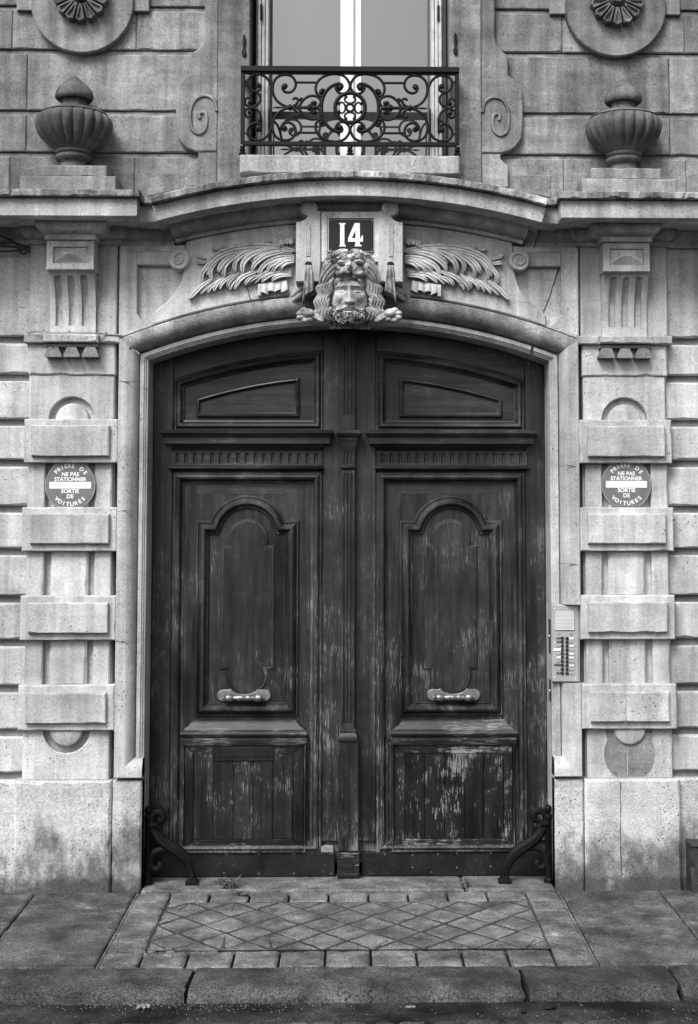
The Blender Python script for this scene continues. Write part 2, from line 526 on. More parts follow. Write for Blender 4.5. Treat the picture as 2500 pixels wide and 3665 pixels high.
# --- rusticated side courses below the cornice
JT = [3.835, 3.237, 3.010, 2.742, 2.500, 2.227, 1.975, 1.697, 1.441, 1.172, 0.917, 0.668]
for s in (-1, 1):
    for i in range(len(JT) - 1):
        top = JT[i] - (0.0 if i == 0 else 0.042)
        bot = JT[i + 1]
        cuts = [1.80, 2.32 + 0.2 * ((i + (s > 0)) % 2), 3.4]
        for a, b in zip(cuts[:-1], cuts[1:]):
            MB().box(s * (a + 0.0015), s * (b - 0.0015), bot, top, 0.076 + rng.uniform(-.002, .002), 0.113, 0.010, 0.010).build('stone_block', 'limestone', facade)
    # plinth of the side wall
    MB().box(s * 1.90, s * 3.4, -0.3, 0.626, 0.055, 0.113, 0.012, 0.012).build('plinth_block', 'limestone_plinth', facade)

# --- rusticated courses of the upper storey
JU = [6.05, 5.80, 5.535, 5.266, 4.996, 4.619, 4.362, 3.95]
for s in (-1, 1):
    for i in range(len(JU) - 1):
        top = JU[i] - 0.028; bot = JU[i + 1]
        k = i % 3
        cuts = [[0.80, 1.30, 2.05, 2.9, 3.4], [0.80, 1.96, 2.7, 3.4], [0.80, 1.70, 1.97, 2.8, 3.4]][k]
        if i in (4, 5): cuts = [0.80, 1.955, 2.7, 3.4]
        for a, b in zip(cuts[:-1], cuts[1:]):
            MB().box(s * (a + 0.001), s * (b - 0.001), bot, top, 0.10 + rng.uniform(-.0015, .0015), 0.136, 0.006, 0.008).build('stone_block', 'limestone_soot', facade)
        # shallow step under each joint
        MB().box(s * 0.80, s * 3.4, top - 0.0005, JU[i] - 0.006, 0.116, 0.136, 0.0).build('joint_step', 'limestone_soot', facade)

# --- plinths of the pilasters and of the jambs
for mir in SIDES:
    MB(mir).box(-1.935, -1.376, -0.3, 0.632, 0.0, 0.113, 0.012, 0.016).build('plinth_block', 'limestone_plinth', facade)
    MB(mir).prism([(-1.372, -0.3), (-1.2, -0.3), (-1.2, 0.630), (-1.372, 0.630)], 0.012, 0.113, 0.010, 0.014).build('jamb_plinth', 'limestone_plinth', facade)

# --- fluted surfaces
def fluted(mb, x0, x1, z0, z1, yfun, flutes, w, depth, zf0, zf1, yback, round_top=True, round_bot=False, nz=30):
    xs = set([x0, x1])
    for c in flutes:
        for k in range(-5, 6): xs.add(c + w * 0.5 * k / 5)
        xs.add(c - w * 0.5 - 0.001); xs.add(c + w * 0.5 + 0.001)
    zs = [z0 + (z1 - z0) * i / nz for i in range(nz + 1)] + [zf0 - 0.001, zf0, zf1, zf1 - w * 0.15, zf1 - w * 0.3, zf1 - w * 0.5, zf0 + w * 0.25, zf0 + w * 0.5]
    xs = sorted(xs); zs = sorted(set(z for z in zs if z0 <= z <= z1))
    def y(x, z):
        d = 0
        for c in flutes:
            t = (x - c) / (w * 0.5)
            if abs(t) <= 1 and zf0 <= z <= zf1:
                lim = zf1
                if round_top: lim = zf1 - w * 0.5 + w * 0.5 * sqrt(max(0, 1 - t * t))
                low = zf0
                if round_bot: low = zf0 + w * 0.5 - w * 0.5 * sqrt(max(0, 1 - t * t))
                if low <= z <= lim: d = depth * sqrt(max(0, 1 - t * t)) ** 0.4
        return yfun(z) + d
    return mb.grid(xs, zs, y, yback)

# --- lower pilasters
BANDS = [((55, 951, 268, 1050), (70, 965, 248, 1035)), ((50, 1151, 265, 1251), (67, 1166, 247, 1234)),
         ((46, 1352, 263, 1453), (62, 1368, 245, 1437)), ((41, 1555, 260, 1658), (57, 1573, 240, 1642))]
STRIPS = [((1050, 1151), (64, 103, 117, 201, 215, 254)), ((1251, 1352), (61, 100, 115, 200, 214, 252.5)), ((1453, 1555), (57, 97, 112, 197, 211, 250))]
for mir in SIDES:
    # shaft core
    pil = MB(mir).box(-1.905, -1.392, 0.60, 3.24, 0.072, 0.113, 0).build('pilaster', 'limestone', facade)
    for (a, b) in BANDS:
        x0, x1, z0, z1 = R(*a, -0.012)
        MB(mir).box(x0, x1, z0, z1, -0.012, 0.113, 0.005, 0.007).build('band_block', 'limestone', pil)
        x0, x1, z0, z1 = R(*b, -0.042)
        MB(mir).box(x0, x1, z0, z1, -0.042, -0.010, 0.005, 0.006).build('cushion', 'limestone', pil)
    for (ya, yb), xs in STRIPS:
        for a, b, bev in ((xs[0], xs[1], .007), (xs[2], xs[3], .014), (xs[4], xs[5], .007)):
            x0, x1, z0, z1 = R(a, ya - 4, b, yb + 4, 0.03)
            MB(mir).box(x0, x1, z0, z1, 0.030, 0.075, bev, 0.006).build('shaft_strip', 'limestone', pil)
    # upper part with the half-round ring above the first band
    x0, x1, z0, z1 = R(70, 851, 260, 953, 0.03)
    cx, cz = at(164, 950, 0.03); ro, ri = 0.136, 0.100
    poly = [(x0, z0), (cx - ro, z0)] + arc(cx, z0, ro, pi, 0, 24)[1:-1] + [(cx + ro, z0), (x1, z0), (x1, z1), (x0, z1)]
    MB(mir).prism(poly, 0.030, 0.075, 0.006).build('shaft_block', 'limestone', pil)
    dome = [(cx, 0.022, z0)]
    mb = MB(mir); prof = [(0.0, 0.026), (ri * 0.86, 0.028), (ri * 0.94, 0.032), (ri * 0.985, 0.040), (ri, 0.050), (ri, 0.074)]
    mb.lathe([(r, y) for r, y in prof], (cx, 0, z0), 28, 0, pi, axis='y')
    mb.build('half_round_boss', 'limestone', pil, 30)
    x0, x1, z0, z1 = R(66, 770, 262.6, 851, 0.02)
    MB(mir).box(x0, x1, z0, z1, 0.018, 0.113, 0.008, 0.012).build('neck_block', 'limestone', pil)
    # foot block with the half-round drop under the last band
    x0, x1, z0, z1 = R(51, 1656, 248, 1774, 0.03)
    cx = at(151, 1660, 0.03)[0]; ro, ri = 0.136, 0.097
    z0 = 0.630
    poly = [(x0, z0), (x1, z0), (x1, z1), (cx + ro, z1)] + arc(cx, z1, ro, 0, -pi, 24)[1:-1] + [(cx - ro, z1), (x0, z1)]
    MB(mir).prism(poly, 0.030, 0.075, 0.006).build('shaft_block', 'limestone', pil)
    mb = MB(mir); prof = [(0.0, 0.004), (ri * 0.8, 0.006), (ri * 0.92, 0.012), (ri * 0.98, 0.022), (ri, 0.034), (ri, 0.074)]
    mb.lathe(prof, (cx, 0, z1), 28, -pi, 0, axis='y')
    mb.build('half_round_drop', 'limestone', pil, 30)

# --- upper pilasters with consoles and drops
for mir in SIDES:
    x0, x1, z0, z1 = R(67, 545, 266, 762, 0.03)
    up = MB(mir).box(x0, x1, z0 - 0.02, 3.88, 0.026, 0.113, 0.006, 0.006).build('upper_pilaster', 'limestone', facade)
    x0, x1, z0, z1 = R(54.6, 759, 273, 778, -0.01)
    MB(mir).box(x0, x1, z0, z1, -0.015, 0.113, 0.005, 0.010).build('ledge', 'limestone_trim', up)
    x0, x1, z0, z1 = R(99.4, 759, 222.6, 778, -0.06)
    MB(mir).box(x0, x1, z0 + 0.003, z1 - 0.001, -0.075, -0.01, 0.005, 0.008).build('ledge_block', 'limestone_trim', up)
    a = R(102, 778, 222, 787, -0.045)
    MB(mir).box(a[0], a[1], a[2], a[3] - 0.002, -0.042, 0.03, 0.004).build('regula', 'limestone_stain_shade', up)  # dark tone holds dirt and the shade under the ledge
    for b0, b1 in ((100, 140), (143, 181), (185, 224)):
        xb0, xb1, zb0, zb1 = R(b0, 787, b1, 809, -0.06)
        w = xb1 - xb0
        vs = []
        for z, ins, yf in ((zb1, 0.022, -0.030), (zb0 + 0.006, 0.0, -0.058), (zb0, 0.003, -0.056)):
            yf = -0.052
            vs += [(xb0 + ins, 0.03, z), (xb0 + ins, yf, z), (xb1 - ins, yf, z), (xb1 - ins, 0.03, z)]
        fs = [(k * 4 + i, k * 4 + i + 1, k * 4 + i + 5, k * 4 + i + 4) for k in range(2) for i in range(3)] + [(3, 2, 1, 0), (8, 9, 10, 11)]
        MB(mir).add(vs, fs).build('gutta', 'limestone_stain_shade', up)  # ledge shade and dirt both put into the colour
    # console body, curving outwards to the top
    cz0, cz1 = 3.232, at(160, 612, -0.1)[1]
    def ycon(z):
        t = min(max((z - cz0) / (cz1 - cz0), 0), 1)
        return 0.0 - 0.012 * t - 0.085 * (t ** 3.2) + 0.012 * sin(pi * t)
    x0 = at(111, 690, -0.04)[0]; x1 = at(215, 690, -0.04)[0]
    fl = [at(p, 680, -0.03)[0] for p in (132.5, 162.5, 192)]
    zf0 = at(160, 739, -0.0)[1]; zf1 = at(160, 623, -0.09)[1]
    con = fluted(MB(mir), x0, x1, cz0, cz1, ycon, fl, 0.042, 0.032, zf0, zf1, 0.03).build('console', 'limestone', up, 40)
    x0, x1, z0, z1 = R(106, 545, 214, 612, -0.13)
    # block with a sunk panel and a pyramid
    px0, px1, pz0, pz1 = R(121, 558, 199, 596, -0.13)
    m = MB(mir)
    m.sweep([(x0, z0), (x1, z0), (x1, z1), (x0, z1)], [(0, 0.03), (0, -0.126), (0.004, -0.130), (px0 - x0, -0.130), (px0 - x0, -0.115)], closed=True)
    m.build('console_block', 'limestone_trim', up)
    g = 0.006
    mx, mz = (px0 + px1) / 2, (pz0 + pz1) / 2
    MB(mir).add([(px0 + g, -0.117, pz0 + g), (px1 - g, -0.117, pz0 + g), (px1 - g, -0.117, pz1 - g), (px0 + g, -0.117, pz1 - g), (mx - 0.02, -0.145, mz), (mx + 0.02, -0.145, mz),
                 (px0, -0.114, pz0), (px1, -0.114, pz0), (px1, -0.114, pz1), (px0, -0.114, pz1)],
                [(0, 1, 5, 4), (1, 2, 5), (2, 3, 4, 5), (3, 0, 4), (6, 7, 1, 0), (7, 8, 2, 1), (8, 9, 3, 2), (9, 6, 0, 3)]).build('diamond_point', 'limestone_trim', up)
    # fillet and ovolo carrying the cornice
    x0, x1, z0, z1 = R(101, 532, 218.4, 543.5, -0.15)
    MB(mir).box(x0, x1, z0, z1 + 0.004, -0.150, 0.03, 0.004, 0.006).build('capital_fillet', 'limestone_trim', up)
    xa, xb, za, zb = R(98, 501, 224, 529, -0.2)
    zov = z1 + 0.003
    m = MB(mir)
    m.layers(xa, xb, [(zov, -0.155, 0.0), (zov + 0.012, -0.185, 0.024), (zov + 0.028, -0.205, 0.038), (zov + 0.05, -0.215, 0.045), (zov + 0.075, -0.218, 0.046), (zov + 0.077, -0.225, 0.05), (3.880, -0.225, 0.05)], 0.03)
    m.build('capital_ovolo', 'limestone_trim', up, 35)
    # the same mouldings set back along the pilaster
    x0, x1, z0, z1 = R(64, 543, 276, 554, 0.0)
    MB(mir).box(x0, x1, z0, z1, 0.0, 0.113, 0.004, 0.006).build('pilaster_fillet', 'limestone_trim', up)
    m = MB(mir)
    m.layers(x0, x1, [(z1 - 0.001, -0.002, -0.01), (z1 + 0.012, -0.035, 0.02), (z1 + 0.03, -0.055, 0.035), (z1 + 0.055, -0.066, 0.042), (z1 + 0.075, -0.068, 0.043), (3.878, -0.068, 0.043)], 0.113)
    m.build('pilaster_ovolo', 'limestone_trim', up, 35)
    # wall moulding that runs on beside the pilaster
    m = MB(mir)
    m.layers(-3.4, -1.05, [(z1 - 0.03, 0.035, 0), (z1 - 0.002, 0.035, 0), (z1, 0.03, 0), (z1 + 0.03, -0.0, 0), (z1 + 0.06, -0.02, 0), (3.876, -0.022, 0)], 0.113)
    m.build('frieze_moulding', 'limestone_trim', facade, 35)

# --- side cornices
for mir in SIDES:
    m = MB(mir)
    m.layers(-3.4, -1.222, [(3.874, -0.325, 0.0), (3.878, -0.330, 0.004), (3.978, -0.330, 0.004), (3.980, -0.318, 0.0)], 0.12)
    cor = m.build('cornice', 'limestone_trim', facade)
    m = MB(mir)
    xs = [-3.4, -2.65, -1.93, -1.198]
    for a, b in zip(xs[:-1], xs[1:]):
        mm = MB(mir)
        z1 = 4.021
        mm.box(a + 0.001, b - 0.001, 3.981, z1, -0.37, 0.13, 0.004, 0.012, back=False, seg=0.03)
        mm.build('cornice_lip_stone', 'cornice_lip', cor)
    # recessed link between side cornice and arched cornice
    m = MB(mir)
    m.layers(-1.222, -1.10, [(3.868, -0.195, 0.0), (3.872, -0.20, 0), (3.962, -0.20, 0)], 0.12)
    lk = m.build('cornice_link', 'limestone_trim', facade)
    m = MB(mir)
    m.layers(-1.2, -1.10, [(3.964, -0.21, 0.0), (3.975, -0.235, 0), (4.005, -0.24, 0), (4.012, -0.19, 0)], 0.12)
    m.build('link_lip', 'cornice_lip', lk)

# --- arched cornice over the entrance (concentric with the door arch)
ZA = -0.088
arcpath = arcX(ZA, 4.015, -1.09, 1.09, 60)
m = MB()
m.sweep(arcX(ZA, 4.10, -1.113, 1.113, 60), [(0.0, 0.12), (0.0, -0.262), (0.004, -0.27), (0.093, -0.27), (0.096, -0.258), (0.096, 0.12)])
acor = m.build('arched_cornice', 'limestone_trim', facade, 30)
lp = arcX(ZA, 4.197, -1.135, 1.135, 120)
lips = [0, 26, 61, 94, 120]
for a, b in zip(lips[:-1], lips[1:]):
    j = [rng.uniform(-0.0035, 0.0025) for _ in range(121)]
    pts = lp[a:b + 1]
    mm = MB(); prof0 = [(0.0, 0.12), (0.001, -0.31), (0.006, -0.316), (0.036, -0.316), (0.044, -0.305), (0.046, 0.12)]
    mm.sweep(pts, prof0)
    n = len(prof0)
    mm.v = [(x, y + (rng.uniform(-.002, .002) if (i % n) in (2, 3, 4) else 0), z + (rng.uniform(-.0018, .0014) if (i % n) in (2, 3, 4) else 0)) for i, (x, y, z) in enumerate(mm.v)]
    mm.build('cornice_lip_stone', 'cornice_lip', acor)
ov = [(0.0, 0.06)] + [(0.0 + 0.024 + 0.052 * (1 - cos(t)), 0.0 - 0.105 * sin(t)) for t in [0, .2, .45, .7, .95, 1.2, 1.4, pi / 2]] + [(0.079, -0.112), (0.086, -0.112), (0.086, 0.06)]
m = MB(); m.sweep(arcX(ZA, 4.014, -1.04, 1.04, 60), [(u, y) for u, y in ov]); m.build('cornice_ovolo', 'limestone_trim', facade, 35)
m = MB(); m.sweep(arcX(ZA, 4.012, -1.035, 1.035, 60), [(0.0, 0.06), (0.0, 0.004), (0.003, 0.001), (0.023, 0.001), (0.025, 0.03)]); m.build('cornice_fillet', 'limestone_trim', facade, 30)

# --- tympanum between arch and cornice
outer = arcX(ZC, 3.570, -1.38, 1.38, 50)
poly = outer + [(1.40, 3.90), (-1.40, 3.90)]
MB().prism(poly, 0.080, 0.30, 0).build('tympanum', 'limestone', facade)
# raised fields carrying the palm branches, with scrolled shoulders
def fieldpoly():
    curve = [at(*p, 0.03) for p in ((430, 712), (372, 722), (345, 714), (362, 700), (388, 678), (405, 655), (415, 630), (419, 605), (417, 590))]
    curve = smooth_path(curve[2:], 4)
    bot = arcX(ZC, 3.592, curve[0][0] + 0.005, -0.20, 24)
    top = arcX(ZA, 4.008, -0.20, at(425, 548, 0.03)[0], 24)
    return bot + top + curve[::-1]
for mir in SIDES:
    fld = MB(mir).prism(fieldpoly(), 0.012, 0.082, 0.007).build('carved_field', 'limestone', facade)
    c = at(409, 590, 0.02)
    MB(mir).prism(circle(c[0], c[1], 0.064, 32), -0.012, 0.082, 0.007).build('scroll_disc', 'limestone', fld, 30)
    sp = []
    for i in range(50):
        a = radians(-120 + 520 * i / 49); r = 0.056 - 0.042 * (i / 49) ** 1.1
        sp.append((c[0] + r * cos(a), -0.014, c[1] + r * sin(a)))
    MB(mir).tube(sp, 0.0075, 6).build('scroll_fillet', 'limestone', fld, 60)
    x0, x1, z0, z1 = R(312, 572, 398, 602, 0.045)
    MB(mir).box(x0, x1, z0, z1, 0.030, 0.082, 0.004, 0.006).build('shoulder_block', 'limestone', facade)

for mir in SIDES:
    q = [at(x, y, 0.03) for x, y in ((272, 556), (424, 556), (418, 571), (311, 571), (311, 712), (336, 716))]
    bot = arcX(ZC, 3.59, q[5][0], q[0][0], 6)
    MB(mir).prism(q[:5] + bot, 0.034, 0.082, 0.005).build('spandrel_margin', 'limestone', facade)
# --- architrave of the door: bands, hood roll, reveal
def opening(off, z0, n=48, x_only=None):
    xj = 1.2 + off; r = 3.412 + off * 1.07
    a = arcX(ZC, r, -xj, xj, n)
    return a
bands = [(0.0, 0.32), (0.0, 0.090), (0.004, 0.084), (0.012, 0.084), (0.013, 0.074), (0.022, 0.070), (0.024, 0.062), (0.046, 0.062), (0.048, 0.088), (0.055, 0.10)]
path = [(-1.2, 0.755)] + opening(0, 0) + [(1.2, 1.645)]
MB().sweep(path, bands, caps=False).build('architrave', 'limestone', facade, 25)
MB().sweep([(1.2, 1.185), (1.2, 0.755)], bands, caps=False).build('architrave', 'limestone', facade, 25)
MB().sweep([(-1.2, -0.02), (-1.2, 0.7551)], [(0, 0.32), (0, 0.02)], caps=False).build('reveal', 'limestone_plinth', facade)
MB().sweep([(1.2, 0.7551), (1.2, -0.02)], [(0, 0.32), (0, 0.02)], caps=False).build('reveal', 'limestone_plinth', facade)
MB().sweep([(1.2, 1.646), (1.2, 1.184)], [(0, 0.32), (0, 0.055)], caps=False).build('reveal', 'limestone', facade)
roll = [(0.0, 0.11), (0.0, 0.098)] + [(0.088 * (1 - cos(t)), 0.095 - 0.108 * sin(t)) for t in [0.08, .25, .42, .6, .8, 1.0, 1.2, 1.4, pi / 2]] + [(0.105, -0.013), (0.110, -0.008), (0.110, 0.113)]
rollp = [(-1.2, 0.758), (-1.251, 0.758)] + opening(0.052, 0) + [(1.251, 1.645)]
hm = MB().sweep(rollp, roll)
hm.alt = ('limestone_hood', lambda i: 2 <= i // (len(roll) - 1) < len(rollp) - 2)      # the arch is dirtier than the jambs
hm.build('hood_moulding', 'limestone', facade, 30)
MB().sweep([(1.251, 1.185), (1.251, 0.758), (1.2, 0.758)], roll).build('hood_moulding', 'limestone', facade, 30)
# outer fillet above the hood
hp = opening(0.166, 0)
MB().sweep(hp, [(0.0, 0.07), (0.0, 0.030), (0.004, 0.026), (0.020, 0.026), (0.024, 0.07)]).build('hood_fillet', 'limestone', facade, 30)
# flat patch behind the door intercom
MB().box(1.2015, 1.352, 1.187, 1.643, 0.052, 0.113, 0.004, 0.006).build('intercom_backing', 'limestone', facade)

# --- window surround, flat bracket slabs with incised scrolls
for mir in SIDES:
    MB(mir).box(-0.796, -0.606, 3.95, 6.1, 0.045, 0.45, 0.004).build('window_surround', 'limestone_soot', facade)
    z = [(735, 0), (735, 130), (728, 158), (710, 180), (688, 194), (685, 266), (668, 280), (646, 300), (634, 335), (634, 470), (648, 510), (675, 535), (708, 546)]
    k = lambda p: at(p[0] * 0.634, p[1] * 0.634, 0.075)
    left = smooth_path([k(p) for p in z[5:]], 4)
    pts = [k((735, -160))] + [k(p) for p in z[:1]] + smooth_path([k(p) for p in z[1:5]], 4) + left
    xr = -0.797
    poly = pts + [(xr, pts[-1][1]), (xr, pts[0][1])]
    br = MB(mir).prism(poly, 0.050, 0.12, 0.007).build('scroll_bracket', 'limestone_soot', facade)
    vol = [(1368, 700), (1352, 634), (1302, 603), (1242, 620), (1206, 680), (1202, 760), (1216, 820), (1254, 843), (1290, 820), (1304, 770), (1299, 722), (1276, 706), (1258, 720), (1262, 748)]
    sp = smooth_path([at(u / 1.761 * 0.634, v / 1.761 * 0.634, 0.05) for u, v in vol], 5)
    MB(mir).tube([(x, 0.047, z) for x, z in sp], 0.0115, 6, 1.0).build('scroll_fillet', 'limestone_soot', br, 60)
    kk = [(712, 548), (712, 566), (700, 578), (684, 592), (684, 668)]
    pts = [k(p) for p in kk]
    MB(mir).prism(pts + [(xr, pts[-1][1]), (xr, pts[0][1])], 0.055, 0.12, 0.005).build('bracket_foot', 'limestone_soot', br)
    # mended stone beside the bracket
    q = [at(x, y, 0.09) for x, y in ((335, 392), (434, 394), (434, 424), (335, 445))]
    MB(mir).prism(q, 0.092, 0.12, 0.003, 0.004).build('mended_stone', 'limestone_soot', facade)

# --- roundels with shell rosettes
for mir in SIDES:
    c = (-1.62, 5.265)
    rd = MB(mir).prism(circle(c[0], c[1], 0.308, 64), 0.045, 0.13, 0.006).build('roundel', 'limestone_soot', facade)
    MB(mir).box(c[0] - 0.40, c[0] + 0.40, 5.225, 5.75, 0.07, 0.13, 0.004).build('roundel_block', 'limestone_soot', rd)
    sc = (c[0], c[1] + 0.03)
    for i in range(14):
        a = 2 * pi * (i + 0.5) / 14 - pi / 2 - pi / 14
        ri, ro = 0.055, 0.165; hw0, hw1 = 0.009, 0.028
        def loc(r, w): return (sc[0] + r * cos(a) - w * sin(a), sc[1] + r * sin(a) + w * cos(a))
        poly = [loc(ri, -hw0), loc(ro - 0.014, -hw1), loc(ro, 0), loc(ro - 0.014, hw1), loc(ri, hw0)]
        mb = MB(mir)
        mb.sweep(ccw(poly), [(0, 0.045), (0, -0.015), (0.003, -0.02), (0.010, -0.02), (0.013, -0.008), (0.02, -0.004)], closed=True)
        mb.prism(inset(ccw(poly), 0.012), -0.006, 0.03, 0)
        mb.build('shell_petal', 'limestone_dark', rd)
    MB(mir).lathe([(0.0, -0.05), (0.03, -0.045), (0.045, -0.02), (0.05, 0.0), (0.066, -0.005), (0.07, 0.02), (0.07, 0.05)], (sc[0], 0, sc[1]), 24, axis='y').build('shell_boss', 'limestone_dark', rd, 40)

# --- window sill
x0, x1, z0, z1 = -0.651, 0.653, 4.192, 4.302
MB().box(x0, x1, z0, z1, -0.085, 0.42, 0.006, 0.012).build('window_sill', 'limestone_trim', facade)

# --- fine cracks and open joints
def crack(pts, w, Y, mat='crack_dark', mir=False, name='crack'):
    P = [at(*p, Y) for p in pts]
    P = subdiv(P + P[::-1][1:-1], 0.03)[:max(2, int(len(P)))] if False else P
    path = []
    for a, b in zip(P[:-1], P[1:]):
        L = sqrt((a[0] - b[0]) ** 2 + (a[1] - b[1]) ** 2); k = max(1, int(L / 0.025))
        for j in range(k):
            t = j / k
            path.append((a[0] + (b[0] - a[0]) * t + rng.uniform(-.003, .003), a[1] + (b[1] - a[1]) * t + rng.uniform(-.003, .003)))
    path.append(P[-1])
    m = MB(mir); n = len(path)
    vs = []; fs = []
    for i, p in enumerate(path):
        j = min(i + 1, n - 1); q = path[max(j - 1, 0)]; r_ = path[j]
        d = Vector((r_[0] - q[0], r_[1] - q[1])); d = d.normalized() if d.length > 0 else Vector((0, 1))
        ww = w * (0.5 + rng.random()) * (0.4 if i in (0, n - 1) else 1)
        vs += [(p[0] - d.y * ww, Y, p[1] + d.x * ww), (p[0] + d.y * ww, Y, p[1] - d.x * ww), (p[0] - d.y * ww, Y + 0.004, p[1] + d.x * ww), (p[0] + d.y * ww, Y + 0.004, p[1] - d.x * ww)]
    for i in range(n - 1):
        b = i * 4
        fs += [(b, b + 1, b + 5, b + 4), (b, b + 4, b + 6, b + 2), (b + 1, b + 3, b + 7, b + 5)]
    m.add(vs, fs)
    return m.build(name, mat, facade, fix=False)
crack([(1276, 590), (1262, 628), (1248, 672), (1236, 706), (1230, 722)], 0.0026, 0.077)
crack([(1230, 716), (1226, 735)], 0.002, 0.023)
crack([(1226, 738), (1220, 757), (1213, 775)], 0.003, 0.030)
crack([(1213, 776), (1207, 796), (1204, 808)], 0.006, 0.055)
crack([(316, 600), (335, 660), (351, 712)], 0.0016, 0.077, 'limestone_trim')
crack([(338, 447), (346, 468), (340, 490)], 0.003, -0.203, 'limestone')
crack([(1240, 478), (1228, 515), (1218, 545), (1212, 566)], 0.0022, -0.024)
crack([(556, 634), (566, 668), (574, 702)], 0.0018, 0.0105, 'crack_dark')
crack([(1022, 570), (1010, 630), (996, 680)], 0.0014, 0.0105, 'limestone_trim')
crack([(444, 398), (470, 397), (497, 399)], 0.0012, 0.074); crack([(1110, 410), (1145, 408), (1160, 410)], 0.0012, 0.074)

# mortar lines across the jambs and a vertical joint in the right plinth
crack([(1408, 1770), (1409, 1830), (1408, 1900), (1411, 1990)], 0.0018, -0.002)
crack([(1420, 1560), (1421, 1650)], 0.0012, -0.0445, 'limestone_trim')
crack([(1425, 1662), (1425, 1700), (1424, 1760)], 0.0016, 0.0265, 'limestone')
crack([(270, 864), (300, 866), (313, 863)], 0.0014, -0.0145); crack([(268, 1160), (290, 1159), (311, 1162)], 0.0014, -0.0145); crack([(262, 1456), (285, 1455), (305, 1458)], 0.0014, -0.0145)
crack([(1265, 1058), (1290, 1056), (1310, 1058)], 0.0014, -0.0145); crack([(1266, 1280), (1290, 1279), (1312, 1281)], 0.0014, -0.0145)
# round stain left by something once fixed under the right drop
cx = -at(151, 1660, 0.03)[0]
st = [(x, z) for x, z in circle(cx, 0.772, 0.150, 48, 0.160)]
st = [(x, max(z, 0.640)) for x, z in st if True]
out = []
for x, z in st:
    d = sqrt((x - cx) ** 2 + (z - 0.905) ** 2)
    if d < 0.140:
        k = 0.140 / max(d, 1e-4); x, z = cx + (x - cx) * k, 0.905 + (z - 0.905) * k
        if z > 0.905: continue
    out.append((x, z))
MB().prism(out, 0.0285, 0.031, 0.0005).build('stain_patch', 'limestone_stain_shade', facade)

# ================================================================== CARVED KEYSTONE GROUP
KY = -0.14                       # the keystone stands this far out
def HZ(u, v, Y): return at((1040 + u / 2.041) * 0.634, (700 + v / 2.041) * 0.634, Y + KY)
MB.DY = KY
KX = HZ(430, 500, 0)[0]          # axis of the carving
PXM = HZ(431, 500, 0)[0] - KX    # metres per survey unit

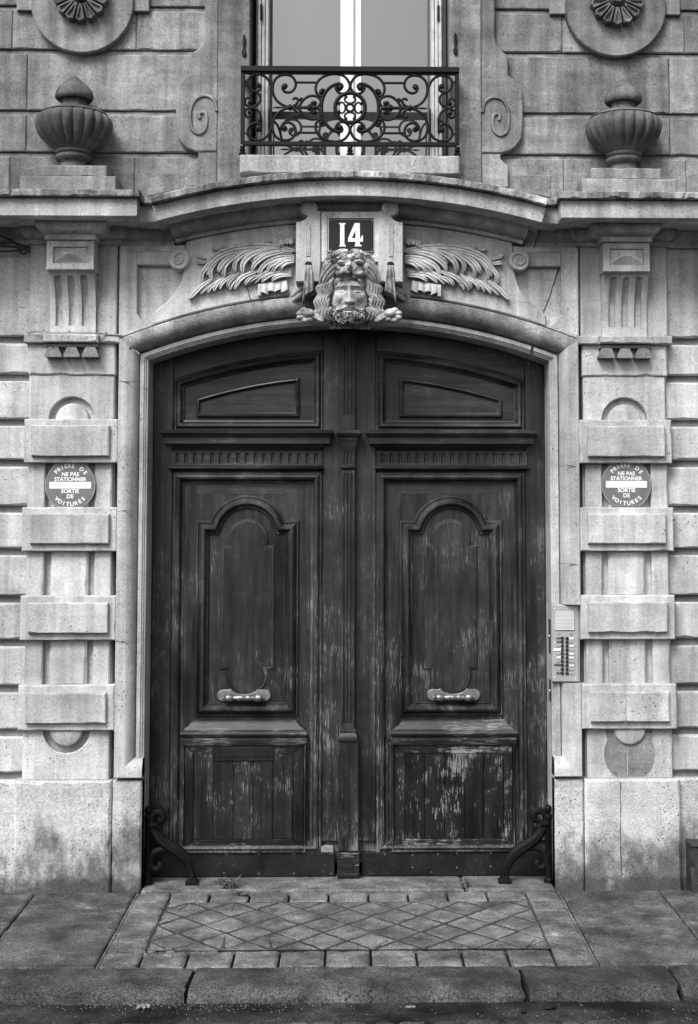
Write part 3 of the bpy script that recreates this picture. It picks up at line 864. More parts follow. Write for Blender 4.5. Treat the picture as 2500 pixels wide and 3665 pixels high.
cart = MB().box(HZ(222, 0, 0)[0], HZ(664, 0, 0)[0], HZ(430, 600, 0)[1], HZ(430, 114, 0)[1], 0.004, 0.222, 0.004, 0.006).build('keystone_tablet', 'limestone', facade)
q = [HZ(*p, -0.01) for p in ((228, 120), (658, 120), (658, 486), (228, 486))]
MB().sweep(ccw(q), [(0, 0.01), (0, -0.010), (0.003, -0.013), (0.033, -0.013), (0.036, -0.002), (0.040, -0.002)], closed=True).build('tablet_frame', 'limestone', cart)
q = [HZ(*p, -0.01) for p in ((274, 158), (616, 158), (616, 410), (274, 410))]
MB().sweep(ccw(q), [(0, 0.01), (0, -0.012), (0.002, -0.014), (0.006, -0.014), (0.008, 0.0), (0.02, 0.0)], closed=True).build('tablet_fillet', 'limestone', cart)
for mir in SIDES:
    P = lambda u, v: HZ(u, v, -0.02)
    ear = arc(*P(136, 92), 0.051, radians(-75), radians(215), 26)
    ear = [p for p in ear]
    poly = [P(40, 630), P(212, 630), P(222, 500), P(220, 114), P(206, 108)] + ear[4:] + [P(128, 150), P(110, 172), P(80, 188), P(42, 196)]
    pl = MB(mir).prism(poly, -0.022, 0.222, 0.005).build('keystone_wing', 'limestone', facade)
    sl = [P(115, 210), P(131, 197), P(147, 210), P(147, 444), P(115, 444)]
    MB(mir).prism(sl, -0.0245, -0.02, 0.0).build('slot', 'limestone_trim', pl)
    MB(mir).sweep(ccw(sl), [(0, -0.02), (0, -0.027), (0.002, -0.028), (0.004, -0.020)], closed=True).build('slot_edge', 'limestone', pl)
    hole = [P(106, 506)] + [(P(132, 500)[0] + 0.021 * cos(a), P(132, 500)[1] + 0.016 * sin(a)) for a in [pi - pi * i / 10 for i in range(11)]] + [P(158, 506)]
    MB(mir).prism(ccw(hole), -0.0235, -0.018, 0.0).build('cloth_slot_shade', 'crack_dark', pl)  # dark plate painted as the shade inside the cloth hole
    # hanging cloth with folds
    S, T = 15, 16
    vs = []
    for j in range(T):
        t = j / (T - 1)
        for i in range(S):
            s = i / (S - 1)
            u = (108 + 48 * s) * (1 - t) + (88 + 88 * s) * t
            vb = 735 - 45 * s if s > 0.2 else 775 - 200 * s
            v = 505 + (vb - 505) * t
            x, z = HZ(u, v, -0.04)
            y = -0.024 - 0.035 * t ** 0.7 * sin(pi * min(max(s, 0.03), 0.97)) ** 0.5 - 0.009 * (0.4 + t) * sin(s * 15 + t * 1.2)
            vs.append((x, y, z))
    fs = [(j * S + i, j * S + i + 1, (j + 1) * S + i + 1, (j + 1) * S + i) for j in range(T - 1) for i in range(S - 1)]
    b = len(vs); rim = list(range(S)) + [j * S + S - 1 for j in range(1, T)] + [(T - 1) * S + i for i in range(S - 2, -1, -1)] + [j * S for j in range(T - 2, 0, -1)]
    vs += [(vs[i][0], 0.12, vs[i][2]) for i in rim]
    fs += [(rim[k], b + k, b + (k + 1) % len(rim), rim[(k + 1) % len(rim)]) for k in range(len(rim))]
    MB(mir).add(vs, fs).build('hanging_cloth', 'carved_stone', pl, 50)
    # bundled rods behind the head
    for a, b_ in (((-5, 715), (100, 655)), ((0, 745), (110, 690)), ((170, 640), (225, 690)), ((180, 690), (240, 720))):
        A = HZ(*a, 0.0); B = HZ(*b_, 0.0)
        MB(mir).tube([(A[0], 0.150, A[1]), ((A[0] + B[0]) / 2, 0.09, (A[1] + B[1]) / 2), (B[0], 0.05, B[1])], 0.015, 8).build('carved_rod', 'carved_stone', pl, 50)

# --- bearded head under a lion skin
MB().prism(circle(KX, HZ(432, 680, 0)[1], 0.125, 40, 0.185), 0.06, 0.222, 0.02).build('head_block', 'carved_stone', facade)
def gs(U, V, u0, v0, su, sv, amp, rot=0.0):
    c, s = cos(rot), sin(rot)
    a = (U - u0) * c + (V - v0) * s; b = -(U - u0) * s + (V - v0) * c
    return amp * np.exp(-(a / su) ** 2 - (b / sv) ** 2)
def dome(U, V, u0, v0, ru, rv, h, p=0.5):
    return h * np.clip(1 - ((U - u0) / ru) ** 2 - ((V - v0) / rv) ** 2, 0, None) ** p
def smax(a, b, k=14.0):
    d = np.clip(0.5 + 0.5 * (a - b) / k, 0, 1)
    return b * (1 - d) + a * d + k * d * (1 - d)
def sst(x, a, b):
    t = np.clip((x - a) / (b - a), 0, 1); return t * t * (3 - 2 * t)
def relief(name, u0, u1, v0, v1, nu, nv, H, material, parent, yb=0.03, ref=-0.1, cut=2.0):
    us = np.linspace(u0, u1, nu); vv = np.linspace(v0, v1, nv)
    U, V = np.meshgrid(us, vv)
    h = H(U, V)
    verts = []
    x00, z00 = HZ(u0, v0, ref); x11, z11 = HZ(u1, v1, ref)
    idx = -np.ones(h.shape, int); faces = []
    for j in range(nv):
        for i in range(nu):
            idx[j, i] = len(verts)
            verts.append((x00 + (x11 - x00) * i / (nu - 1), yb - max(h[j, i], 0) * PXM, z00 + (z11 - z00) * j / (nv - 1)))
    for j in range(nv - 1):
        for i in range(nu - 1):
            if max(h[j, i], h[j, i + 1], h[j + 1, i], h[j + 1, i + 1]) > cut:
                faces.append((idx[j, i], idx[j + 1, i], idx[j + 1, i + 1], idx[j, i + 1]))
    m = MB(); m.add(verts, faces)
    return m.build(name, material, parent, 80)

def faceH(U, V):
    h = dome(U, V, 432, 730, 150, 232, 176, 0.5)
    h = smax(h, dome(U, V, 430, 862, 142, 98, 178, 0.5), 20)
    t = np.clip((V - 640) / 148, 0, 1)
    nose = (6 + 56 * t ** 1.15) * np.exp(-((U - 432) / (13 + 17 * t)) ** 2) * sst(V, 632, 655) * (1 - sst(V, 786, 797))
    h = h + nose
    for s in (-1, 1):
        h = h + gs(U, V, 432 + s * 26, 778, 12, 11, 20) - gs(U, V, 432 + s * 14, 794, 7, 4, 12)
        h = h + gs(U, V, 432 + s * 66, 660, 54, 11, 16, s * 0.10)
        h = h - gs(U, V, 432 + s * 64, 690, 38, 19, 42) - gs(U, V, 432 + s * 26, 684, 13, 18, 16)
        h = h + dome(U, V, 432 + s * 64, 691, 31, 15, 24, 0.6)
        h = h + gs(U, V, 432 + s * 64, 679, 32, 3.6, 7, s * 0.06) + gs(U, V, 432 + s * 64, 701, 30, 3.4, 6, -s * 0.04) - gs(U, V, 432 + s * 64, 685, 30, 3.0, 6, s * 0.05)
        h = h + gs(U, V, 432 + s * 82, 745, 34, 30, 14) - gs(U, V, 432 + s * 70, 790, 16, 34, 12, -s * 0.5)
        h = h + gs(U, V, 432 + s * 38, 818, 40, 13, 24, s * 0.42)
    h = h - gs(U, V, 432, 841, 28, 4.0, 26) + gs(U, V, 432, 853, 22, 7, 14) - gs(U, V, 432, 868, 24, 6, 10)
    h = h - gs(U, V, 400, 645, 60, 2.4, 3) + gs(U, V, 445, 640, 6, 14, 6)
    # beard: overlapping curls
    jaw = sst(V + 0.30 * np.abs(U - 432) - 0.0, 842, 868) + sst(np.abs(U - 432), 96, 118) * sst(V, 760, 800)
    must = np.exp(-((V - 818 - 0.42 * np.abs(U - 432)) / 17) ** 2) * sst(np.abs(U - 432), 4, 12) * (1 - sst(np.abs(U - 432), 80, 100))
    bm_ = np.clip(jaw + must * 0.8, 0, 1) * (1 - np.exp(-((U - 432) / 34) ** 2 - ((V - 848) / 15) ** 2))
    w1 = U + 9 * np.sin(V * 0.11) + 5 * np.sin(V * 0.23 + U * 0.07); w2 = V + 8 * np.sin(U * 0.12 + 1) + 4 * np.sin(U * 0.25)
    curl = np.sin(w1 * 0.30) * np.sin(w2 * 0.26) + 0.6 * np.sin(w1 * 0.52 + w2 * 0.20)
    h = h + bm_ * (curl * 14 + 8)
    # rough edge of the beard
    edge = 930 + 10 * np.sin(U * 0.16) + 5 * np.sin(U * 0.37)
    h = h * (1 - 0.9 * sst(V, edge - 14, edge + 6))
    # temples sink behind the skin
    h = h - 40 * (1 - sst(V, 590, 625))
    return h
def lionH(U, V):
    h = dome(U, V, 432, 540, 190, 135, 190, 0.5)
    for a in ((390, 572, 82, 42, 232), (512, 578, 66, 44, 228), (372, 492, 46, 30, 222), (500, 486, 56, 32, 220), (445, 450, 110, 44, 186), (320, 470, 44, 40, 176), (560, 520, 50, 60, 180), (430, 520, 40, 60, 225)):
        h = smax(h, dome(U, V, *a, 0.5), 10)
    h = h - gs(U, V, 376, 514, 20, 6, 22) - gs(U, V, 512, 505, 26, 7, 24) - gs(U, V, 446, 585, 8, 30, 26) - gs(U, V, 455, 470, 10, 22, 20) - gs(U, V, 548, 560, 12, 20, 26) - gs(U, V, 345, 545, 26, 7, 18, 0.5)
    h = h + 5 * np.sin(U * 0.12 + np.sin(V * 0.08) * 2) * np.sin(V * 0.11 + U * 0.03)
    lip = 604 + 14 * np.cos((U - 400) / 60.0) + 4 * np.sin(U * 0.11)
    return np.where(V > lip, h * (1 - sst(V, lip, lip + 9)), h)
carv = relief('carved_head', 285, 580, 590, 950, 100, 124, faceH, 'carved_stone', facade)
carv['label'] = 'carved bearded man’s head wearing a lion skin above the arch'
relief('lion_skin', 225, 640, 395, 640, 110, 70, lionH, 'carved_stone', carv)
def lock(pts, r0, r1, depth, ridge=True, name='hair_lock', flat=0.8):
    pp = smooth_path([(u, v, d) for (u, v), d in zip(pts, depth)], 5)
    n = len(pp); m = MB()
    strands = ((-0.7, 0.40), (0.0, 0.46), (0.7, 0.40)) if (r0 > 12 and flat < 0.95) else ((0.0, 1.0),)
    for off, k in strands:
        P3 = []; rs = []
        for i, (u, v, d) in enumerate(pp):
            t = i / (n - 1)
            a = pp[max(i - 1, 0)]; b = pp[min(i + 1, n - 1)]
            L = sqrt((b[0] - a[0]) ** 2 + (b[1] - a[1]) ** 2) or 1.0
            R_ = r0 * (0.55 + 0.45 * sin(pi * min(t * 1.3, 1) ** 0.7)) * (1 - t) + r1 * t
            uu = u - (b[1] - a[1]) / L * R_ * off; vv = v + (b[0] - a[0]) / L * R_ * off
            x, z = HZ(uu, vv, -0.08)
            P3.append((x, 0.03 - (d - 11 * abs(off)) * PXM, z)); rs.append(PXM * R_ * k)
        m.tube(P3, rs, 6, 1.0 if len(strands) > 1 else flat)
    m.build(name, 'carved_stone', carv, 50)
rng2 = random.Random(3)
for s in (-1, 1):
    mx = lambda u: u if s < 0 else 862 - u
    # mane standing off the skin, swept back and down
    for k, (a, b, c_, d) in enumerate([((318, 440), (262, 480), (245, 520), (246, 545)), ((300, 470), (255, 520), (232, 560), (232, 600)), ((300, 500), (250, 560), (220, 610), (214, 668)),
                                       ((312, 530), (262, 590), (240, 630), (238, 680)), ((320, 560), (280, 600), (258, 640), (262, 690)), ((360, 425), (300, 445), (262, 490), (250, 505)),
                                       ((420, 412), (350, 415), (310, 440), (300, 462)), ((330, 520), (285, 560), (262, 600), (255, 640))]):
        lock([(mx(p[0]), p[1]) for p in (a, b, c_, d)], 22, 6, (175, 158, 138, 112 - 3 * k))
    # wavy hair beside the face
    for k in range(5):
        o = k * 22
        lock([(mx(318 - o * 0.5), 600 + 8 * k), (mx(290 - o), 650 + 5 * k), (mx(292 - o * 0.9), 700 + 4 * k), (mx(262 - o * 0.95), 748 + 5 * k), (mx(274 - o * 0.95), 795 + 4 * k), (mx(244 - o * 0.8), 838 + 6 * k)], 20, 8, (158 - 8 * k, 150 - 9 * k, 138 - 8 * k, 126 - 8 * k, 112 - 8 * k, 98 - 7 * k))
    for k in range(6):
        lock([(mx(300 - k * 26), 812 + 5 * k), (mx(280 - k * 24), 850), (mx(286 - k * 22), 884 + rng2.uniform(-6, 6)), (mx(306 - k * 20), 905 - 4 * k)], 19, 8, (124 - 8 * k, 118 - 8 * k, 106 - 7 * k, 92 - 6 * k))
    # fringe under the skin and ear
    for k in range(3):
        lock([(mx(345 + 10 * k), 612), (mx(332 + 10 * k), 632), (mx(322 + 8 * k), 660)], 8, 3, (176 - 4 * k, 170, 150))
    lock([(mx(284), 745), (mx(276), 768), (mx(286), 790)], 12, 6, (110, 118, 100), name='ear')
    # paw of the skin
    lock([(mx(250), 900), (mx(215), 890), (mx(175), 872), (mx(125), 862)], 30, 34, (60, 70, 80, 86), name='lion_foreleg', flat=1.0)
    for (u, v, r) in ((98, 836, 27), (72, 858, 27), (74, 888, 27), (104, 908, 26), (132, 858, 42), (140, 900, 24)):
        x, z = HZ(mx(u), v, -0.06)
        MB().ball((x, 0.03 - 84 * PXM, z), r * PXM, 12, 8, (1.15, 1.5, 0.85)).build('lion_toe', 'carved_stone', carv, 80)
# curls of the beard standing proud
for k in range(30):
    a = rng2.uniform(-1, 1); v = 858 + rng2.random() * 66
    if abs(a) < 0.25 and v < 880: v += 26
    u = 432 + a * (118 - 0.6 * (v - 860)); d = 172 * sqrt(max(0.12, 1 - ((u - 432) / 148) ** 2 - ((v - 862) / 105) ** 2)) + 6
    s = 1 if rng2.random() > 0.5 else -1
    lock([(u, v - 18), (u + 11 * s, v - 5), (u + 8 * s, v + 11), (u - 6 * s, v + 12), (u - 5 * s, v + 1)], 6.5, 4, (d, d + 10, d + 8, d + 5, d + 10), name='beard_curl')
# lion-skin curls on the crown
for k in range(26):
    u = rng2.uniform(300, 560); v = rng2.uniform(418, 470)
    d = 150 + 40 * (v - 400) / 60 - abs(u - 432) * 0.16 + 22
    s = 1 if u > 432 else -1
    lock([(u, v), (u + 14 * s, v - 6), (u + 30 * s, v + 4), (u + 36 * s, v + 18)], 9, 3, (d, d + 8, d + 2, d - 12), name='mane_curl')

MB.DY = 0.0
# --- palm branches either side
LEAVES = [
 ([(812, 160), (640, 128), (450, 130), (300, 165), (205, 222), (150, 315)], 22, 0.6), ([(215, 215), (158, 290), (128, 350), (142, 425)], 17, 0.5),
 ([(470, 145), (310, 185), (205, 255), (165, 345)], 20, 0.8), ([(340, 168), (240, 240), (195, 310), (205, 388)], 18, 0.6),
 ([(400, 165), (305, 235), (265, 285), (252, 322)], 18, 0.8), ([(470, 150), (360, 215), (295, 285), (294, 362)], 19, 1.0),
 ([(560, 138), (440, 185), (375, 245), (374, 324)], 20, 0.9), ([(640, 140), (505, 190), (435, 255), (428, 338)], 21, 1.1),
 ([(700, 150), (580, 175), (510, 215), (494, 256)], 20, 0.9), ([(745, 165), (610, 200), (525, 258), (494, 314)], 19, 1.1),
 ([(790, 172), (690, 180), (610, 205), (570, 242)], 17, 0.8), ([(805, 200), (670, 222), (575, 280), (544, 362)], 20, 1.1),
 ([(805, 212), (710, 235), (630, 275), (598, 328)], 18, 1.2), ([(805, 228), (725, 243), (665, 285), (643, 340)], 18, 1.25),
 ([(805, 240), (750, 252), (712, 280), (700, 316)], 19, 1.3),
 ([(790, 298), (650, 308), (560, 350), (508, 402)], 18, 0.8), ([(785, 318), (660, 330), (595, 362), (563, 392)], 17, 0.9),
 ([(785, 342), (710, 345), (660, 365), (638, 386)], 15, 1.0), ([(545, 308), (450, 345), (400, 385), (390, 420)], 18, 0.8),
 ([(520, 335), (475, 372), (455, 395), (446, 418)], 14, 0.7), ([(430, 335), (360, 390), (340, 420), (334, 450)], 16, 0.6),
 ([(400, 325), (345, 372), (325, 400), (314, 430)], 15, 0.7), ([(350, 345), (295, 385), (268, 415), (260, 445)], 15, 0.6),
 ([(295, 360), (250, 395), (228, 430), (218, 460)], 15, 0.5), ([(200, 372), (130, 420), (80, 470), (36, 514)], 16, 0.35),
 ([(225, 380), (175, 420), (140, 450), (112, 478)], 14, 0.45), ([(262, 372), (205, 420), (180, 450), (168, 470)], 14, 0.45),
 ([(600, 330), (520, 360), (480, 385), (455, 410)], 14, 0.6), ([(480, 330), (420, 372), (385, 410), (366, 445)], 13, 0.5),
 ([(160, 250), (130, 245), (104, 242), (92, 240)], 14, 0.3), ([(160, 215), (120, 200), (96, 182), (84, 170)], 13, 0.3), ([(260, 150), (235, 150), (215, 142), (206, 136)], 9, 0.3),
 ([(330, 135), (305, 138), (285, 132), (276, 124)], 9, 0.3), ([(420, 115), (395, 120), (375, 118), (366, 110)], 9, 0.3), ([(520, 100), (500, 106), (482, 104), (474, 96)], 9, 0.3), ([(640, 92), (620, 98), (602, 96), (594, 88)], 9, 0.3)]
def GZ(u, v, Y): return at((660 + u / 2.041) * 0.634, (820 + v / 2.041) * 0.634, Y)
for mir in SIDES:
    base = [GZ(*p, 0.02) for p in ((40, 512), (130, 470), (250, 455), (390, 440), (520, 430), (640, 400), (800, 370), (812, 160), (640, 118), (450, 122), (300, 155), (190, 200), (130, 300), (128, 410), (150, 425))]
    pb = MB(mir).prism(base, 0.016, 0.034, 0.003).build('palm_branch', 'carved_leaf', facade)
    for k, (pts, w, lift) in enumerate(LEAVES):
        w = w * 0.92
        pp = smooth_path(pts, 6); n = len(pp)
        vs = []; fs = []
        for i, (u, v) in enumerate(pp):
            t = i / (n - 1)
            u0, v0 = pp[max(i - 1, 0)]; u1, v1 = pp[min(i + 1, n - 1)]
            d = Vector((u1 - u0, v1 - v0)); d.normalize()
            ww = w * (0.35 + 0.75 * sin(pi * min(t * 0.92 + 0.04, 1)) ** 0.6) * (1.0 if t < 0.8 else sqrt(max(0.02, 1 - ((t - 0.8) / 0.2) ** 2)))
            yy = -0.004 - 0.028 * lift * sin(pi * (0.12 + 0.78 * t)) - 0.002 * (k % 5)
            for off, dy in ((-1.0, 0.024), (-0.96, -0.010), (-0.08, -0.003), (0.04, 0.003), (0.12, -0.008), (0.96, -0.001), (1.0, 0.024)):
                x, z = GZ(u - d.y * ww * off, v + d.x * ww * off, 0.0)
                vs.append((x, yy + dy, z))
        for i in range(n - 1):
            for q in range(6): fs.append((i * 7 + q, i * 7 + q + 1, (i + 1) * 7 + q + 1, (i + 1) * 7 + q))
        MB(mir).add(vs, fs).build('leaf', 'carved_leaf', pb)
    # ruffled ribbons
    for (c0, c1, top, bot, amp) in (((540, 755), (748, 0), 405, 480, 1), ((690, 0), (790, 0), 85, 128, 0.7)):
        ua, ub = c0[0], c1[0]
        S, T = 40, 5; vs = []; fs = []
        for j in range(T):
            t = j / (T - 1)
            for i in range(S):
                s = i / (S - 1)
                u = ua + (ub - ua) * s + 14 * amp * sin(s * 27) * t
                v = (top - 30 * s * amp) + (bot - top) * t + 12 * amp * t * sin(s * 22 + 1)
                x, z = GZ(u, v, -0.01)
                vs.append((x, -0.02 - 0.010 * amp * t ** 0.7 - 0.013 * t * amp * cos(s * 27), z))
        fs = [(j * S + i, j * S + i + 1, (j + 1) * S + i + 1, (j + 1) * S + i) for j in range(T - 1) for i in range(S - 1)]
        b = len(vs)
        vs += [(x, 0.03, z) for x, y, z in vs[:S]] + [(x, 0.03, z) for x, y, z in vs[(T - 1) * S:T * S]]
        fs += [(i + 1, i, b + i, b + i + 1) for i in range(S - 1)] + [((T - 1) * S + i, (T - 1) * S + i + 1, b + S + i + 1, b + S + i) for i in range(S - 1)]
        MB(mir).add(vs, fs).build('ribbon', 'carved_leaf', pb, 60)
    q = [GZ(*p, 0.02) for p in ((365, 440), (500, 430), (520, 498), (400, 510), (440, 470))]
    MB(mir).prism(q, 0.016, 0.034, 0.004).build('ribbon_end', 'carved_leaf', pb)

# ================================================================== HOUSE NUMBER
MB.DY = KY
num = thing('house_number_plate', 'dark enamel house number plate reading 14 above the carved head', 'house number', (KX, -0.014 + KY, HZ(430, 400, 0)[1]))
def rrect(x0, x1, z0, z1, r, n=5):
    return arc(x1 - r, z0 + r, r, -pi / 2, 0, n) + arc(x1 - r, z1 - r, r, 0, pi / 2, n) + arc(x0 + r, z1 - r, r, pi / 2, pi, n) + arc(x0 + r, z0 + r, r, pi, 1.5 * pi, n)
a = HZ(285, 400, -0.02); b = HZ(605, 178, -0.02)
MB().prism(rrect(a[0], b[0], a[1], b[1], 0.012), -0.019, 0.002, 0.003).build('plate', 'plate_enamel', num, 30)
def NZ(u, v): return HZ(u, v, -0.022)
def digit(polys):
    m = MB()
    for k, p in enumerate(polys):
        m.prism([NZ(*q) for q in p], -0.0214 - 0.0003 * k, -0.0185, 0.0008)
    return m
bx4 = lambda x0, x1, y0, y1: [(x0, y1), (x1, y1), (x1, y0), (x0, y0)]
digit([bx4(364, 395, 204, 368), [(355, 200), (405, 200), (403, 208), (394, 214), (366, 214), (357, 208)], [(357, 372), (407, 372), (405, 363), (396, 357), (366, 357), (359, 363)]]).build('numeral_one', 'plate_white', num)
digit([bx4(476, 508, 200, 366), [(468, 371), (522, 371), (519, 362), (508, 357), (476, 357), (471, 362)], bx4(422, 531, 311, 337), [(515, 311), (531, 311), (531, 291), (521, 295)], [(470, 200), (492, 200), (482, 240), (448, 312), (423, 320), (423, 311)]]).build('numeral_four', 'plate_white', num)
for u, v in ((294, 188), (596, 188), (294, 391), (596, 391)):
    x, z = NZ(u, v); MB().lathe([(0.0, -0.0215), (0.003, -0.021), (0.004, -0.0185)], (x, 0, z), 8, axis='y').build('screw', 'screw_metal', num)

MB.DY = 0.0
# ================================================================== STONE URNS
for mir, lab in ((True, 'ribbed stone urn on stepped base, right of the window'), (False, 'ribbed stone urn on stepped base, left of the window')):
    sx = 1 if mir else -1
    ux = -1.645; uy = -0.02
    urn = thing('stone_urn', lab, 'urn', (sx * 1.645, uy, 4.021), 'urns on the cornice')
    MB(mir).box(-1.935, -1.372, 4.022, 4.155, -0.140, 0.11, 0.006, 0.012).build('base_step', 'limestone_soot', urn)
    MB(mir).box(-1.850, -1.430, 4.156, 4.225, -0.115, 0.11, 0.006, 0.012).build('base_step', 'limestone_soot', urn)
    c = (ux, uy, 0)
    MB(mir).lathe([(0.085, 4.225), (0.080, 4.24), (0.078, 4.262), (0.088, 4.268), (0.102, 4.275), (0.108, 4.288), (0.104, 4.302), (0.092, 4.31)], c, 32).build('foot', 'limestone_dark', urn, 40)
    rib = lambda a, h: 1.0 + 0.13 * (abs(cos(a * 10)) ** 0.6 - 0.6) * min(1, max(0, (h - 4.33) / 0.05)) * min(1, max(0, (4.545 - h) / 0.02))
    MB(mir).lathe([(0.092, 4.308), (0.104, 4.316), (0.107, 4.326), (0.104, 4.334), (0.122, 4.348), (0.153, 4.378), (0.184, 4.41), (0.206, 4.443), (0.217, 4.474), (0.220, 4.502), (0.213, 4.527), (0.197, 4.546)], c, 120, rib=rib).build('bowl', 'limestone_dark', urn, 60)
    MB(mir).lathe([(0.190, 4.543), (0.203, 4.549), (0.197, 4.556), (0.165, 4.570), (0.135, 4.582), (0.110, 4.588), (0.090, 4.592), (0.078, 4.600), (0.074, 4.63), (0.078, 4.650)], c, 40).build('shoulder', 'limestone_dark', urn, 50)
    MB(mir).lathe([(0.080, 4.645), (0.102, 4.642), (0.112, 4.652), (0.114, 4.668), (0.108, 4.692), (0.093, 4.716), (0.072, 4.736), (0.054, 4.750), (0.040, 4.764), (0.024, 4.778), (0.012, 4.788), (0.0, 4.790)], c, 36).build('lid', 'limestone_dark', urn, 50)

# ================================================================== CARRIAGE DOOR (two leaves)
YD = 0.325                        # field of the leaf
def DX(px, py=1400, Y=0.3): return at(px, py, Y)[0]
def DZ(py, px=564, Y=0.3): return at(px, py, Y)[1]
def RD(*a): return R(*a, 0.30)
door_data = []
for mir in (False, True):
    lab = 'right leaf of worn oak carriage door, with scraped bare lower panel and centre post' if mir else 'left leaf of worn oak carriage door, with letter slot in lower panel'
    leaf = thing('door_leaf', lab, 'door', ((0.6 if mir else -0.6), 0.32, 0.05), 'carriage door leaves')
    # boards behind everything
    pts = [(-1.199, 0.085), (-0.022, 0.085)] + arcX(ZC, 3.41, -0.022, -1.199, 24)
    MB(mir).prism(pts, YD, YD + 0.06, 0).build('backing_board', 'oak_vertical', leaf)
    # stiles and rails
    xo0, xo1 = -1.198, DX(389)
    xi0, xi1 = DX(732), -0.024
    MB(mir).prism([(xo0, 0.22), (xo1, 0.22)] + arcX(ZC, 3.409, xo1, xo0, 4), 0.296, YD, 0.004).build('outer_stile', 'oak_vertical', leaf)
    MB(mir).prism([(xi0, 0.22), (xi1, 0.22)] + arcX(ZC, 3.409, xi1, xi0, 4), 0.296, YD, 0.004).build('meeting_stile', 'oak_vertical', leaf)
    # arched top rail
    zl = [at(395, 862, .3), at(733, 797, .3)]
    top = arcX(ZC, 3.4085, xo1 + 0.001, xi0 - 0.001, 14)
    ra = sqrt(zl[0][0] ** 2 + (zl[0][1] - ZC) ** 2); rb = sqrt(zl[1][0] ** 2 + (zl[1][1] - ZC) ** 2)
    def rarc(p, q, n=14, d=0.0):
        r0 = sqrt(p[0] ** 2 + (p[1] - ZC) ** 2); r1 = sqrt(q[0] ** 2 + (q[1] - ZC) ** 2)
        a0 = atan2(p[1] - ZC, p[0]); a1 = atan2(q[1] - ZC, q[0])
        return [((r0 + (r1 - r0) * i / n + d) * cos(a0 + (a1 - a0) * i / n), ZC + (r0 + (r1 - r0) * i / n + d) * sin(a0 + (a1 - a0) * i / n)) for i in range(n + 1)]
    low = rarc(zl[0], zl[1])
    low[0] = (xo1 + 0.001, low[0][1]); low[-1] = (xi0 - 0.001, low[-1][1])
    MB(mir).prism(top + low[::-1], 0.2965, YD, 0.003).build('top_rail', 'oak_horizontal', leaf)
    # fanlight panel: big moulding, field, small raised panel
    fo = [at(395, 977.5, .3), at(733.6, 977.5, .3)] + rarc(at(733.6, 797, .3), at(395, 862, .3))
    fo = ccw(fo)
    big = [(0.0, 0.326), (0.0, 0.292), (0.006, 0.288), (0.012, 0.290), (0.018, 0.278), (0.028, 0.271), (0.040, 0.274), (0.050, 0.288), (0.056, 0.300), (0.064, 0.304), (0.066, 0.326)]
    pan = MB(mir).prism(inset(fo, 0.02), 0.316, 0.3255, 0).build('fan_panel', 'oak_horizontal', leaf)
    MB(mir).sweep(fo, big, closed=True).build('moulding', 'oak_moulding_h', pan, 30)
    fi = ccw([at(446, 946.4, .3), at(680, 946.4, .3)] + rarc(at(680, 857, .3), at(446, 904.6, .3)))
    sm = [(0.0, 0.318), (0.0, 0.300), (0.006, 0.292), (0.014, 0.289), (0.020, 0.294), (0.024, 0.304), (0.030, 0.306), (0.032, 0.318)]
    MB(mir).sweep(fi, sm, closed=True).build('inner_moulding', 'oak_moulding_h', pan, 30)
    MB(mir).prism(inset(fi, 0.030), 0.308, 0.318, 0.002).build('inner_panel', 'oak_horizontal', pan)
    # cornice of the leaf
    x0, x1, z0, z1 = RD(369, 978, 748, 1008)
    e = 0.012
    ent = MB(mir).layers(DX(395), DX(725), [(DZ(1024), 0.290, 0.0), (DZ(1019), 0.284, 0.006), (DZ(1014), 0.268, 0.024), (DZ(1009), 0.252, 0.044), (DZ(1008), 0.228, 0.062),
                                             (DZ(994), 0.226, 0.064), (DZ(992.5), 0.216, 0.070), (DZ(986.5), 0.206, 0.078), (DZ(985.5), 0.196, 0.082), (DZ(979), 0.194, 0.084), (DZ(978), 0.20, 0.08)], YD).build('door_cornice', 'oak_horizontal', leaf, 25)
    # band with seventeen notches
    x0, x1, z0, z1 = RD(389, 1024, 732, 1057)
    fl = [x0 + (x1 - x0) * (0.042 + 0.916 * i / 16) for i in range(17)]
    band = fluted(MB(mir), x0, x1, z0, z1, lambda z: 0.286, fl, 0.021, 0.013, z0 + 0.016, z1 - 0.012, YD, nz=10).build('notched_band', 'oak_horizontal', leaf, 35)
    x0, x1, z0, z1 = RD(384, 1058, 735, 1067)
    MB(mir).layers(x0 + 0.01, x1 - 0.01, [(z0, 0.283, 0.002), (z0 + 0.004, 0.270, 0.010), (z0 + 0.012, 0.264, 0.013), (z0 + 0.02, 0.270, 0.010), (z1, 0.283, 0.002)], YD).build('torus', 'oak_horizontal', leaf, 50)
    # main panel: large frame reaching to the kick plate
    x0, x1, z0, z1 = RD(389, 1071, 731, 1936)
    fr = MB(mir).sweep([(x0, z0), (x1, z0), (x1, z1), (x0, z1)], [(0.0, 0.3255), (0.0, 0.294), (0.005, 0.290), (0.016, 0.290), (0.022, 0.276), (0.032, 0.269), (0.044, 0.274), (0.052, 0.290), (0.058, 0.304), (0.070, 0.308), (0.071, 0.3255)], closed=True).build('panel_frame', 'oak_moulding', leaf, 30)
    x0f, x1f, z0f, z1f = RD(405, 1090, 711, 1680)
    mp = MB(mir).box(x0f, x1f, z0f, z1f, 0.314, 0.3258, 0).build('main_panel', 'oak_vertical', leaf)
    MB(mir).box(DX(444), DX(676), DZ(1121), DZ(1092), 0.3125, 0.3145, 0.001).build('panel_rail', 'oak_horizontal', mp)
    # inner panel with arched head and shoulders
    cx = DX(561); zs = DZ(1181); r_o = DX(651.6) - DX(561); xL, xR = DX(444), DX(678); zb = DZ(1625)
    za = DZ(1124) - r_o * 0.96
    th0 = asin(min(1, (zs - za) / r_o))
